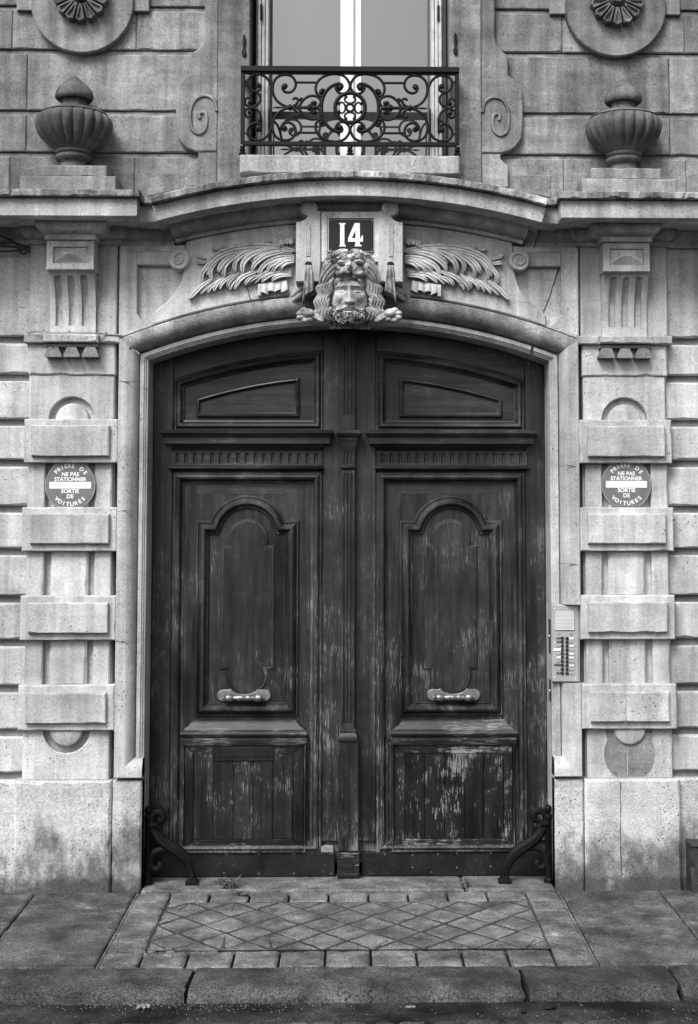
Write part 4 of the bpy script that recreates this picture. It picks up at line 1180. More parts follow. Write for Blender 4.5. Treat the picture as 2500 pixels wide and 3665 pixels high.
    path = [(xL, zb), (xR, zb), (xR, zs)] + [(cx + r_o * cos(t), za + r_o * 0.96 * sin(t)) for t in [th0 + (pi - 2 * th0) * i / 24 for i in range(25)]] + [(xL, zs)]
    path = ccw(path)
    prof = [(0.0, 0.316), (0.0, 0.300), (0.004, 0.294), (0.012, 0.293), (0.016, 0.300), (0.018, 0.290), (0.026, 0.272), (0.038, 0.262), (0.050, 0.262), (0.060, 0.272), (0.066, 0.286), (0.070, 0.290), (0.076, 0.286), (0.080, 0.292), (0.084, 0.316)]
    MB(mir).sweep(path, prof, closed=True).build('arched_moulding', 'oak_moulding', mp, 30)
    MB(mir).prism(inset(path, 0.07), 0.302, 0.3155, 0).build('inner_field', 'oak_vertical', mp)
    # raised tablet with round ends
    tL, tR = DX(503), DX(621); zt, zq = DZ(1240), DZ(1517); rr = (DX(605.5) - DX(517.5)) / 2; cxt = (tL + tR) / 2
    zct = DZ(1180) - rr; zcb = DZ(1577) + rr
    k0 = asin(min(1, max(-1, (zt - zct) / rr))); k1 = asin(min(1, max(-1, (zq - zcb) / rr)))
    tp = [(tL, zq)] + [(cxt + rr * cos(t), zcb + rr * sin(t)) for t in [pi - k1 + (pi + 2 * k1) * i / 24 for i in range(25)]] + [(tR, zq), (tR, zt)] + [(cxt + rr * cos(t), zct + rr * sin(t)) for t in [k0 + (pi - 2 * k0) * i / 24 for i in range(25)]] + [(tL, zt)]
    tp = ccw(tp)
    MB(mir).prism(tp, 0.288, 0.303, 0.013).build('raised_tablet', 'oak_vertical', mp)
    MB(mir).sweep(tp, [(-0.006, 0.3025), (-0.006, 0.297), (0.0, 0.291), (0.007, 0.290), (0.011, 0.2895)], closed=True).build('tablet_edge', 'oak_moulding', mp, 30)
    # stepped base of the panel
    MB(mir).layers(DX(440), DX(672), [(DZ(1690), 0.270, 0.060), (DZ(1682), 0.258, 0.070), (DZ(1676), 0.258, 0.070), (DZ(1673), 0.27, 0.062), (DZ(1671), 0.262, 0.066), (DZ(1664), 0.252, 0.072), (DZ(1658), 0.256, 0.066), (DZ(1655), 0.272, 0.052), (DZ(1652), 0.276, 0.046),
                                             (DZ(1646), 0.288, 0.022), (DZ(1640), 0.296, 0.010), (DZ(1636), 0.298, 0.006), (DZ(1634), 0.305, 0.002)], YD).build('panel_base', 'oak_moulding_h', leaf, 30)
    # lower panel with frame and five planks
    w_v, w_h = ('oak_worn', 'oak_worn_h') if mir else ('oak_dark', 'oak_dark_h')
    x0, x1, z0, z1 = RD(414, 1684, 695, 1934)
    lo = MB(mir).box(x0, x1, z0, z1, 0.300, YD, 0.002).build('lower_panel', w_v, leaf)
    MB(mir).sweep([(x0, z0), (x1, z0), (x1, z1), (x0, z1)], [(0.0, 0.3005), (0.0, 0.276), (0.004, 0.270), (0.010, 0.270), (0.014, 0.278), (0.015, 0.3)], closed=True).build('edge_bead', 'oak_moulding', lo, 30)
    a0, a1, b0, b1 = RD(440, 1711, 665, 1904)
    g = 0.016
    for nm, poly, mt in (('frame_rail', [(x0 + g, z0 + g), (x1 - g, z0 + g), (a1, b0), (a0, b0)], w_h), ('frame_rail', [(a0, b1), (a1, b1), (x1 - g, z1 - g), (x0 + g, z1 - g)], w_h),
                         ('frame_stile', [(x0 + g, z0 + g), (a0, b0), (a0, b1), (x0 + g, z1 - g)], w_v), ('frame_stile', [(a1, b0), (x1 - g, z0 + g), (x1 - g, z1 - g), (a1, b1)], w_v)):
        MB(mir).prism(inset(ccw(poly), 0.0012), 0.284, 0.301, 0.002).build(nm, mt, lo)
    for i in range(5):
        p0 = a0 + (a1 - a0) * i / 5; p1 = a0 + (a1 - a0) * (i + 1) / 5
        MB(mir).box(p0 + 0.0012, p1 - 0.0012, b0 + 0.001, b1 - 0.001, 0.2865 + 0.0006 * (i % 2), 0.301, 0.0022).build('plank', w_v, lo)
    # kick plate
    x0, x1, z0, z1 = RD(338, 1935, 760 if not mir else 766, 1988)
    if mir: x1 = DX(764)
    kp = MB(mir).box(x0, x1, z0, z1, 0.283, YD + 0.03, 0.003).build('kick_plate', 'kick_plate_metal', leaf)
    scr = [(620, 1005), (847, 1003), (1095, 1002), (1370, 1003), (847, 1145), (1095, 1143), (1370, 1145), (600, 1140)] if not mir else [(1480, 1005), (1210, 1008), (1060, 1012), (860, 1015), (640, 1010), (1478, 1102), (1210, 1108), (860, 1105), (1010, 1138)]
    for u, v in scr:
        px = (500 + u / 1.981) * 0.634; py = (2550 + v / 1.981) * 0.634
        if mir: px = (500 + (1585 - u + 420) / 1.981 * 0.9) * 0.634
        sxx, szz = at(px, py, 0.283)
        sxx = min(sxx, x1 - 0.02)
        MB(mir).lathe([(0.0, 0.279), (0.005, 0.280), (0.0065, 0.2835)], (sxx, 0, szz), 10, axis='y').build('screw', 'screw_metal', kp)
    # bar handle on a shaped back plate
    hx, hz = (DX(502) + DX(610)) / 2, DZ(1582)
    bp = [(hx - 0.135, hz - 0.022), (hx + 0.135, hz - 0.022)] + arc(hx + 0.128, hz + 0.012, 0.034, radians(-70), radians(100), 8) + [(hx + 0.09, hz + 0.046)] + [(hx + 0.085 * cos(t), hz + 0.066 - 0.048 * sin(t)) for t in [pi * i / 10 for i in range(1, 10)]] + [(hx - 0.09, hz + 0.046)] + arc(hx - 0.128, hz + 0.012, 0.034, radians(80), radians(250), 8)
    hd = MB(mir).prism(ccw(bp), 0.283, 0.303, 0.004).build('door_handle', 'worn_brass', leaf, 30)
    prof = [(0.0, -0.128), (0.009, -0.127), (0.012, -0.120), (0.009, -0.115), (0.016, -0.112), (0.010, -0.106), (0.021, -0.103), (0.0225, -0.095), (0.0225, -0.072), (0.019, -0.069), (0.021, -0.066), (0.013, -0.060), (0.013, -0.050), (0.018, -0.036), (0.020, -0.026), (0.016, -0.014), (0.018, -0.010), (0.015, -0.006), (0.019, 0.0)]
    prof = prof + [(r, -h) for r, h in prof[-2::-1]]
    MB(mir).lathe(prof, (hx, 0.252, hz), 20, axis='x').build('grip', 'worn_brass', hd, 50)
    for s in (-1, 1):
        MB(mir).lathe([(0.011, 0.252), (0.010, 0.27), (0.016, 0.285)], (hx + s * 0.083, 0, hz), 12, axis='y').build('grip_post', 'worn_brass', hd, 50)
    if not mir:
        # letter slot
        x0, x1, z0, z1 = RD(488, 1689, 623, 1726)
        ls = MB().box(x0, x1, z0, z1, 0.278, 0.301, 0.003).build('letter_slot', 'kick_plate_metal', leaf)
        x0, x1, z0, z1 = RD(499, 1695, 611, 1717)
        MB().box(x0, x1, z0, z1, 0.274, 0.279, 0.003).build('slot_flap', 'kick_plate_metal', ls)
        # splintered patch of bare wood at the foot of the meeting stile
        x0, x1, z0, z1 = RD(727, 1917, 757, 1934)
        MB().prism([(x0, z0), (x1, z0), (x1, z1 - .004), (x0 + .03, z1), (x0 + .01, z1 - .01), (x0, z1 - .012)], 0.2935, 0.30, 0.002).build('splintered_wood', 'litter_pale', leaf)
    else:
        # fluted centre post fixed to the right leaf (built unmirrored, on the axis)
        MB.DY = -0.018
        X0, X1 = DX(776), DX(804.5); xm = (X0 + X1) / 2; hw = (X1 - X0) / 2
        fl = [xm - 0.021, xm, xm + 0.021]
        post = fluted(MB(), X0, X1, DZ(1651), DZ(1067), lambda z: 0.262, fl, 0.014, 0.011, DZ(1640), DZ(1075), YD, round_bot=True, nz=8).build('centre_post', 'oak_vertical', leaf, 40)
        fluted(MB(), X0, X1, DZ(1058), DZ(1024), lambda z: 0.262, fl, 0.014, 0.010, DZ(1054), DZ(1027), YD, round_bot=True, nz=4).build('post_neck', 'oak_vertical', post, 40)
        fluted(MB(), X0 + .001, X1 - .001, DZ(948), DZ(782), lambda z: 0.264, fl, 0.014, 0.011, DZ(942), DZ(790), YD, round_bot=True, nz=8).build('upper_post', 'oak_vertical', post, 40)
        MB().layers(xm - hw, xm + hw, [(DZ(1066), 0.262, 0), (DZ(1064), 0.252, 0.006), (DZ(1061.5), 0.248, 0.009), (DZ(1059), 0.254, 0.005), (DZ(1058), 0.262, 0)], YD).build('post_ring', 'oak_moulding_h', post, 50)
        MB().layers(xm - hw, xm + hw, [(DZ(1024), 0.258, 0.002), (DZ(1012), 0.252, 0.008), (DZ(1001), 0.238, 0.016), (DZ(997), 0.232, 0.022), (DZ(994), 0.236, 0.020), (DZ(992), 0.222, 0.027), (DZ(988), 0.214, 0.032), (DZ(986), 0.206, 0.036), (DZ(979), 0.204, 0.038), (DZ(978), 0.21, 0.036)], YD).build('post_capital', 'oak_moulding_h', post, 30)
        MB().box(xm - hw - 0.004, xm + hw + 0.004, DZ(977), DZ(948), 0.258, YD, 0.003).build('post_block', 'oak_vertical', post)
        MB().layers(xm - hw, xm + hw, [(DZ(781), 0.262, 0.003), (DZ(778), 0.256, 0.006), (DZ(776), 0.262, 0.002), (DZ(768), 0.260, 0.003), (DZ(766), 0.250, 0.010), (DZ(757), 0.248, 0.012), (DZ(755), 0.252, 0.010), (DZ(748), 0.262, 0.004)], YD).build('ionic_capital', 'oak_moulding_h', post, 40)
        for s in (-1, 1):
            sp = []
            for i in range(26):
                t = i / 25; a = radians(90 - s * 500 * t); r = 0.020 * (1 - t) + 0.003
                sp.append((xm + s * 0.034 + r * cos(a) , 0.244, DZ(766) + r * sin(a)))
            MB().tube(sp, 0.004, 6).build('volute', 'oak_moulding_h', post, 60)
        MB().layers(xm - hw, xm + hw, [(DZ(1680), 0.250, 0.013), (DZ(1672), 0.242, 0.019), (DZ(1667), 0.246, 0.015), (DZ(1660), 0.258, 0.006), (DZ(1658), 0.252, 0.010), (DZ(1652), 0.254, 0.008), (DZ(1651), 0.262, 0.0)], YD).build('post_base', 'oak_moulding_h', post, 40)
        x0, x1, z0, z1 = RD(769, 1680, 814.6, 1928)
        MB().box(x0, x1, z0, z1, 0.256, YD, 0.006).build('post_pedestal', 'oak_vertical', post)
        x0, x1, z0, z1 = RD(766, 1930, 816, 1986)
        MB().box(x0, x1, z0, z1, 0.250, YD, 0.004).build('post_foot', 'oak_dark_h', post)

MB.DY = 0.0
# dark sheet standing in for the passage shade seen under the door
struct(MB().box(-1.25, 1.25, -0.1, 3.4, 0.42, 0.5, 0).build('passage_shade_sheet', 'room_dark'))

# ================================================================== WINDOW
win = thing('french_window', 'white framed french window with dark reflecting panes behind the iron railing', 'window', (0, 0.42, 4.3))
WY = 0.40
def WX(px): return at(px, 200, WY)[0]
zb = 4.303; zt = 6.0
xl, xr = WX(599), WX(1003); m0, m1 = WX(770), WX(823)
fr = MB().box(xl - 0.05, xl, zb, zt, WY - 0.01, WY + 0.08, 0.004).build('frame_post', 'white_paint', win)
MB().box(xr, xr + 0.05, zb, zt, WY - 0.01, WY + 0.08, 0.004).build('frame_post', 'white_paint', win)
MB().box(xl - 0.05, xr + 0.05, zb, zb + 0.03, WY - 0.012, WY + 0.09, 0.004).build('frame_foot', 'white_paint', win)
mm = (m0 + m1) / 2
for a, b, px0, px1 in ((xl + 0.002, mm - 0.002, WX(611), m0 + 0.008), (mm + 0.002, xr - 0.002, m1 - 0.008, WX(992))):
    cs = MB()
    cas = cs.sweep([(a, zb + 0.032), (b, zb + 0.032), (b, zt), (a, zt)], [(0, WY + 0.05), (0, WY + 0.006), (0.003, WY + 0.003), (0.022, WY + 0.003)], closed=True).build('casement', 'white_paint', win)
    MB().box(a + 0.02, px0, zb + 0.034, zt, WY + 0.005, WY + 0.05, 0.003).build('stile', 'white_paint', cas)
    MB().box(px1, b - 0.02, zb + 0.034, zt, WY + 0.0055, WY + 0.05, 0.003).build('stile', 'white_paint', cas)
    MB().box(px0, px1, zb + 0.034, zb + 0.075, WY + 0.006, WY + 0.05, 0.003).build('bottom_rail', 'white_paint', cas)
    MB().box(px0 - 0.005, px1 + 0.005, zb + 0.07, zt, WY + 0.022, WY + 0.030, 0.0).build('pane', 'window_glass', cas)
MB().box(mm - 0.022, mm + 0.022, zb + 0.034, zt, WY - 0.016, WY + 0.02, 0.008).build('cover_strip', 'white_paint', win)
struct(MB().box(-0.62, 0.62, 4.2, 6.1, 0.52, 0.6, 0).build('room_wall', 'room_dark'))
# folded shutters in the reveal
for mir, lab in ((False, 'folded shutter with peeling white paint in left side of window opening'), (True, 'folded shutter with peeling white paint in right side of window opening')):
    sh = thing('folding_shutter', lab, 'shutter', ((0.53 if mir else -0.53), 0.25, 4.3), 'folded window shutters')
    for k, (a, b) in enumerate(((-0.565, -0.546), (-0.543, -0.524), (-0.521, -0.502))):
        MB(mir).box(a, b, 4.318, 5.98, 0.17 + 0.012 * k, 0.385, 0.003, 0.004, seg=0.03).build('shutter_leaf', 'old_white_paint', sh)
    for z in (4.56, 5.26):
        MB(mir).lathe([(0.007, -0.05), (0.008, -0.045), (0.008, 0.045), (0.007, 0.05)], (-0.5445, 0.166, z), 8).build('hinge', 'wrought_iron', sh, 40)
    lat = [(-0.494, 0.18, 4.66), (-0.494, 0.165, 4.62), (-0.494, 0.165, 4.46), (-0.494, 0.18, 4.44)]
    MB(mir).tube(lat, 0.005, 6).build('latch_bar', 'wrought_iron', sh)
# shutter stays on the wall
for mir, lab, dz in ((False, 'small iron shutter stay on wall left of the window', 0.0), (True, 'small iron shutter stay on wall right of the window', 0.02)):
    sx = 1 if mir else -1
    ho = thing('shutter_stay', lab, 'shutter stay', (sx * 0.64, 0.05, 4.96 + dz), 'iron shutter stays')
    q = [(-0.640, 5.075), (-0.632, 5.06), (-0.630, 5.02), (-0.636, 4.99), (-0.626, 4.965), (-0.628, 4.945), (-0.640, 4.935), (-0.652, 4.945), (-0.653, 4.965), (-0.645, 4.99), (-0.650, 5.02), (-0.647, 5.06)]
    MB(mir).prism([(x, z + dz) for x, z in q], 0.030, 0.040, 0.003, back=True).build('stay_arm', 'wrought_iron', ho)
    MB(mir).tube([(-0.640, 0.035, 5.0 + dz), (-0.640, 0.07, 5.0 + dz)], 0.008, 8).build('pin', 'wrought_iron', ho)

# ================================================================== BALCONY RAILING
YR = -0.045
rail = thing('balcony_railing', 'black wrought iron scrollwork railing in front of the upper window', 'railing', (0, YR, 4.303))
def QZ(u, v): return at((860 + u / 2.245) * 0.634, (220 + v / 2.245) * 0.634, YR)
xc, zc = at(795, 244.6, YR)
SC = (QZ(100, 300)[0] - QZ(0, 300)[0]) / 100
CU, CV = 885.0, 363.0
def scroll(pts, r=0.0085, name='scroll', both=(1, -1), ball=True, flat=1.0):
    sp = smooth_path(pts, 5)
    for sx in (1, -1):
        for sz in both:
            P = [(xc + sx * (u - CU) * SC, YR, zc - sz * (v - CV) * SC) for u, v in sp]
            n = len(P)
            m = MB(); m.tube(P, [r * (0.85 if i in (0, n - 1) else 1.0) for i in range(n)], 7, flat)
            if ball: m.ball(P[0], r * 1.75, 8, 6); 
            m.build(name, 'wrought_iron', rail, 60)
XL = xc - (CU - 22) * SC; XR = xc + (CU - 22) * SC
ZT = at(795, 160, YR)[1]; ZB = at(795, 327, YR)[1]
MB().box(XL - 0.012, XR + 0.012, ZT - 0.016, ZT + 0.020, YR - 0.024, YR + 0.024, 0.005, back=True).build('top_rail', 'wrought_iron', rail)
MB().box(XL, XR, ZT - 0.024, ZT - 0.016, YR - 0.012, YR + 0.012, 0.002, back=True).build('under_rail', 'wrought_iron', rail)
MB().box(XL, XR, ZB - 0.013, ZB + 0.013, YR - 0.013, YR + 0.013, 0.004, back=True).build('bottom_rail', 'wrought_iron', rail)
for x in (XL, XR):
    MB().box(x - 0.012, x + 0.012, ZB, ZT - 0.016, YR - 0.012, YR + 0.012, 0.003, back=True).build('end_post', 'wrought_iron', rail)
    MB().box(x - 0.008, x + 0.008, ZT - 0.06, ZT - 0.03, YR + 0.012, 0.07, 0.003).build('wall_tie', 'wrought_iron', rail)
for x in (XL, xc, XR):
    MB().lathe([(0.017, 4.303), (0.021, 4.312), (0.021, 4.322), (0.012, 4.328), (0.018, 4.336), (0.018, 4.343), (0.011, 4.348), (0.016, 4.355), (0.014, 4.365)], (x, YR, 0), 14).build('foot', 'wrought_iron', rail, 40)
scroll([(146, 186), (138, 176), (150, 172), (164, 188), (158, 218), (128, 234), (92, 222), (66, 185), (64, 140), (92, 105), (140, 92), (190, 105), (232, 145), (256, 205), (270, 262), (300, 312), (350, 346), (400, 358), (442, 342), (464, 314), (462, 294), (446, 286), (430, 292), (428, 302)], name='outer_scroll')
scroll([(358, 196), (372, 190), (366, 176), (348, 180), (340, 204), (356, 232), (392, 240), (426, 222), (446, 184), (440, 140), (412, 106), (368, 94), (320, 102), (282, 132), (264, 176), (262, 225), (268, 258)], name='spiral')
scroll([(448, 157), (530, 157), (616, 157)], 0.0075, 'tie_bar', ball=False)
scroll([(652, 238), (646, 228), (656, 216), (676, 220), (682, 244), (664, 268), (634, 264), (610, 228), (612, 176), (646, 124), (706, 94), (776, 86), (836, 104), (872, 146), (882, 190), (866, 226), (832, 246), (794, 238), (770, 206), (778, 178), (800, 170), (818, 184), (812, 202), (800, 200)], name='crest_scroll')
scroll([(802, 200), (816, 196), (818, 178), (796, 166), (756, 176), (712, 206), (676, 258), (658, 320), (656, CV)], 0.011, 'ring_arm')
for rr, t in ((121, 0.0125),):
    P = [(xc + rr * SC * cos(2 * pi * i / 64), YR, zc + rr * SC * sin(2 * pi * i / 64)) for i in range(65)]
    MB().tube(P, t, 8, cap=False).build('medallion_ring', 'wrought_iron', rail, 60)
P = [(xc + 30 * SC * cos(2 * pi * i / 24), YR, zc + 30 * SC * sin(2 * pi * i / 24)) for i in range(25)]
MB().tube(P, 0.008, 7, cap=False).build('medallion_eye', 'wrought_iron', rail, 60)
for k in range(4):
    a = k * pi / 2
    loc = []
    for t in [(-1 + 2 * i / 24) for i in range(25)]:
        w = 44 * sin(t * 2.2) * (1 if abs(t) < 0.8 else 0.95); d = 38 + 58 * (1 - cos(t * 2.0)) * 0.62
        loc.append((d, w))
    P = [(xc + SC * (d * cos(a) - w * sin(a)), YR, zc + SC * (d * sin(a) + w * cos(a))) for d, w in loc]
    m = MB(); m.tube(P, 0.0065, 6); m.ball(P[0], 0.0105, 8, 6); m.ball(P[-1], 0.0105, 8, 6)
    m.build('medallion_scroll', 'wrought_iron', rail, 60)
scroll([(600, 326), (592, 316), (578, 322), (580, 344), (606, 358), (636, 344), (648, 312), (632, 282), (594, 266), (548, 272), (508, 302), (484, 340), (478, CV)], name='heart_scroll')
scroll([(484, 300), (484, 290), (498, 288), (504, 302), (490, 322), (476, 342), (468, CV)], 0.006, 'tendril')
scroll([(78, 322), (70, 330), (84, 334), (94, 314), (82, 290), (60, 284), (42, 302), (40, 332), (62, 352), (96, 360)], 0.0075, 'side_curl')
scroll([(128, 236), (152, 256), (162, 290), (150, 330), (118, 354), (96, 360)], 0.008, 'side_scroll', ball=False)
scroll([(36, 150), (62, 150)], 0.006, 'side_tie', ball=False)
for sx in (1, -1):
    ux = lambda u: xc + sx * (u - CU) * SC
    m = MB(); m.tube([(ux(262), YR, zc - 0.002), (ux(300), YR, zc - 0.001), (ux(345), YR, zc), (ux(395), YR, zc), (ux(455), YR, zc), (ux(520), YR, zc), (ux(600), YR, zc), (ux(640), YR, zc)], [0.003, 0.007, 0.004, 0.012, 0.007, 0.010, 0.014, 0.010], 8)
    m.build('spear', 'wrought_iron', rail, 50)
    m = MB(); 
    for u, r_ in ((402, 0.019), (560, 0.020), (462, 0.013)):
        m.ball((ux(u), YR, zc), r_, 10, 7, (0.7, 0.9, 1.1))
    for u, v in ((556, -16), (572, 14), (556, 16), (572, -14)): m.ball((ux(u), YR, zc + v * SC), 0.010, 8, 6)
    m.build('spear_knop', 'wrought_iron', rail, 50)
    for v in (93, 633):
        for u in (140, 370):
            MB().box(ux(u) - 0.016, ux(u) + 0.016, zc - (v - CV) * SC - 0.006, zc - (v - CV) * SC + 0.014 if v < 300 else zc - (v - CV) * SC + 0.006, YR - 0.011, YR + 0.011, 0.002, back=True).build('collar', 'wrought_iron', rail)

# ================================================================== NO PARKING DISCS
def text_mesh(s, size, bold=0.0):
    cu = bpy.data.curves.new('lettering', 'FONT')
    cu.body = s; cu.size = size; cu.offset = bold; cu.align_x = 'CENTER'; cu.align_y = 'CENTER'; cu.resolution_u = 3
    ob = bpy.data.objects.new('lettering_source', cu)
    COL.objects.link(ob)
    dg = bpy.context.evaluated_depsgraph_get()
    me = bpy.data.meshes.new_from_object(ob.evaluated_get(dg))
    vs = [tuple(v.co) for v in me.vertices]; fs = [tuple(p.vertices) for p in me.polygons]
    bpy.data.objects.remove(ob); bpy.data.curves.remove(cu); bpy.data.meshes.remove(me)
    return vs, fs
def put_text(mb, s, size, x, z, y, bold, rot=0.0, squeeze=1.0):
    vs, fs = text_mesh(s, size, bold)
    c, sn = cos(rot), sin(rot)
    mb.add([(x + (vx * squeeze) * c - vy * sn, y, z + (vx * squeeze) * sn + vy * c) for vx, vy, _ in vs], [f for f in fs])
for right in (False, True):
    px, py = (1422, 1099) if right else (160, 1101)
    cx, cz = at(px, py, 0.018)
    sg = thing('no_parking_disc', 'grey enamel no parking disc on the %s pilaster' % ('right, intercom side' if right else 'left'), 'sign', (cx, 0.02, cz), 'no parking discs')
    k = 0.1475 / 252
    rr = 0.1475; hz = 0.1305
    circ = []
    for i in range(64):
        a = 2 * pi * i / 64
        circ.append((cx + rr * cos(a), cz + max(-hz, min(hz, rr * sin(a)))))
    MB().prism(circ, 0.016, 0.026, 0.002).build('disc', 'sign_enamel', sg)
    MB().sweep(ccw(circ), [(-0.001, 0.02), (0.0, 0.0145), (0.003, 0.0145), (0.004, 0.017)], closed=True).build('rim', 'sign_rim', sg)
    MB().box(cx - 0.122, cx + 0.122, cz - 0.020, cz + 0.019, 0.0146, 0.018, 0.0005).build('white_bar', 'sign_white', sg)
    Y = 0.0148
    h = 0.0325
    def line(fn):
        global m
        m = MB(); fn(); m.build('lettering', 'sign_white', sg, fix=False)
    def arctext(s, rad, a0, a1, up):
        n = len(s)
        for i, ch in enumerate(s):
            if ch == ' ': continue
            a = radians(a0 + (a1 - a0) * i / (n - 1))
            put_text(m, ch, h, cx + rad * sin(a), cz + rad * cos(a) * (1 if up else 1), Y, 0.0008, -a if up else -a + pi)
    line(lambda: arctext('PRIERE', 0.113, -47, 8, True))
    line(lambda: arctext('DE', 0.113, 35, 50, True))
    line(lambda: arctext('VOITURES', 0.113, 180 + 44, 180 - 44, False))
    line(lambda: put_text(m, 'NE PAS', h, cx, cz + 0.063, Y, 0.0008))
    line(lambda: put_text(m, 'STATIONNER', h, cx, cz + 0.0335, Y, 0.0008, 0, 0.95))
    line(lambda: put_text(m, 'SORTIE', h, cx, cz - 0.036, Y, 0.0008))
    line(lambda: put_text(m, 'DE', h, cx, cz - 0.067, Y, 0.0008))

# ================================================================== INTERCOM
def IZ(u, v): return at((1960 + u / 3.871) * 0.634, (2140 + v / 3.871) * 0.634, 0.03)
b0 = IZ(70, 1160); b1 = IZ(425, 108)
ic = thing('intercom_panel', 'steel door intercom with speaker slats and two columns of black buttons', 'intercom', ((b0[0] + b1[0]) / 2, 0.03, b0[1]))
MB().box(b0[0] - 0.003, b1[0] + 0.010, b0[1] - 0.004, b1[1] + 0.004, 0.036, 0.054, 0.003).build('back_box', 'sign_rim', ic)
MB().box(b0[0], b1[0], b0[1], b1[1], 0.030, 0.037, 0.002).build('face_plate', 'brushed_steel', ic)
g0 = IZ(108, 448); g1 = IZ(372, 186)
gr = MB().box(g0[0], g1[0] + 0.003, g0[1] - 0.002, g1[1], 0.0285, 0.031, 0.0005).build('speaker_grille', 'card_dark', ic)
for i in range(14):
    z = g1[1] - (g1[1] - g0[1]) * (i + 0.5) / 14
    MB().box(g0[0], g1[0], z - 0.0031, z + 0.0031, 0.0225, 0.029, 0.001).build('slat', 'steel_bright', gr)
for u, v in ((163, 493), (328, 498)):
    x, z = IZ(u, v)
    MB().lathe([(0.0, 0.027), (0.004, 0.027), (0.0045, 0.0255), (0.007, 0.0255), (0.008, 0.0305)], (x, 0, z), 16, axis='y').build('eyelet', 'sign_rim', ic, 40)
cards_l = ['card_dark', 'card_dark', 'card_grey', 'card_white', 'card_grey', 'card_white', 'card_grey', 'card_dark', 'card_grey', 'card_dark']
cards_r = ['card_white', 'card_grey', 'card_white', 'card_grey', 'card_white', 'card_white', 'card_grey', 'card_white', 'card_grey', 'card_grey']
for i, v in enumerate((556, 607, 661, 715, 769, 823, 877, 931, 985, 1040)):
    for col, (bu, c0, c1, h0, h1, cards) in enumerate(((206, 125, 187, 110, 240, cards_l), (273, 300, 365, 244, 380, cards_r))):
        x, z = IZ(bu, v + 4 * col)
        a = IZ(h0, v + 24 + 4 * col); b = IZ(h1, v - 20 + 4 * col)
        hb = MB().box(a[0], b[0], a[1], b[1], 0.027, 0.031, 0.001).build('button_holder', 'sign_rim' if False else 'brushed_steel', ic)
        MB().lathe([(0.0, 0.0205), (0.0075, 0.0215), (0.0095, 0.024), (0.0098, 0.0275)], (x, 0, z), 16, axis='y').build('button', 'black_plastic', hb, 40)
        a = IZ(c0, v + 13 + 4 * col); b = IZ(c1, v - 10 + 4 * col)
        if col == 0 and i == 3: a, b = IZ(85, v + 20), IZ(190, v - 18)
        if col == 0 and i == 7: a, b = IZ(94, v + 10), IZ(188, v - 16)
        MB().box(a[0], b[0], a[1], b[1], 0.0255, 0.0275, 0.0003).build('name_card', cards[i], hb)
for u, v in ((102, 153), (394, 160), (102, 627), (392, 641), (99, 1103), (391, 1119)):
    x, z = IZ(u, v)
    MB().lathe([(0.0, 0.0265), (0.004, 0.0275), (0.005, 0.0305)], (x, 0, z), 10, axis='y').build('screw', 'steel_bright', ic, 40)

# lock plates on the right reveal
for i, (y0, y1) in enumerate(((1405, 1482), (1542, 1592))):
    z1 = at(1243, y0, 0.15)[1]; z0 = at(1243, y1, 0.15)[1]
    t = thing('strike_plate', ('long' if i == 0 else 'short') + ' dark steel strike plate on the right door reveal', 'lock plate', (1.2, 0.15, z0), 'lock plates on the reveal')
    m = MB(); m.add([(1.1985, 0.11, z0), (1.1985, 0.20, z0), (1.1985, 0.20, z1), (1.1985, 0.11, z1), (1.2005, 0.11, z0), (1.2005, 0.20, z0), (1.2005, 0.20, z1), (1.2005, 0.11, z1)],
                    [(0, 1, 2, 3), (0, 1, 5, 4), (1, 2, 6, 5), (2, 3, 7, 6), (3, 0, 4, 7)])
    m.build('plate', 'card_dark', t)
    MB().lathe([(0.0, -0.006), (0.005, -0.005), (0.006, 0.0)], (1.1985, 0.155, (z0 + z1) / 2), 10, axis='x').build('bolt', 'steel_bright', t, 40)

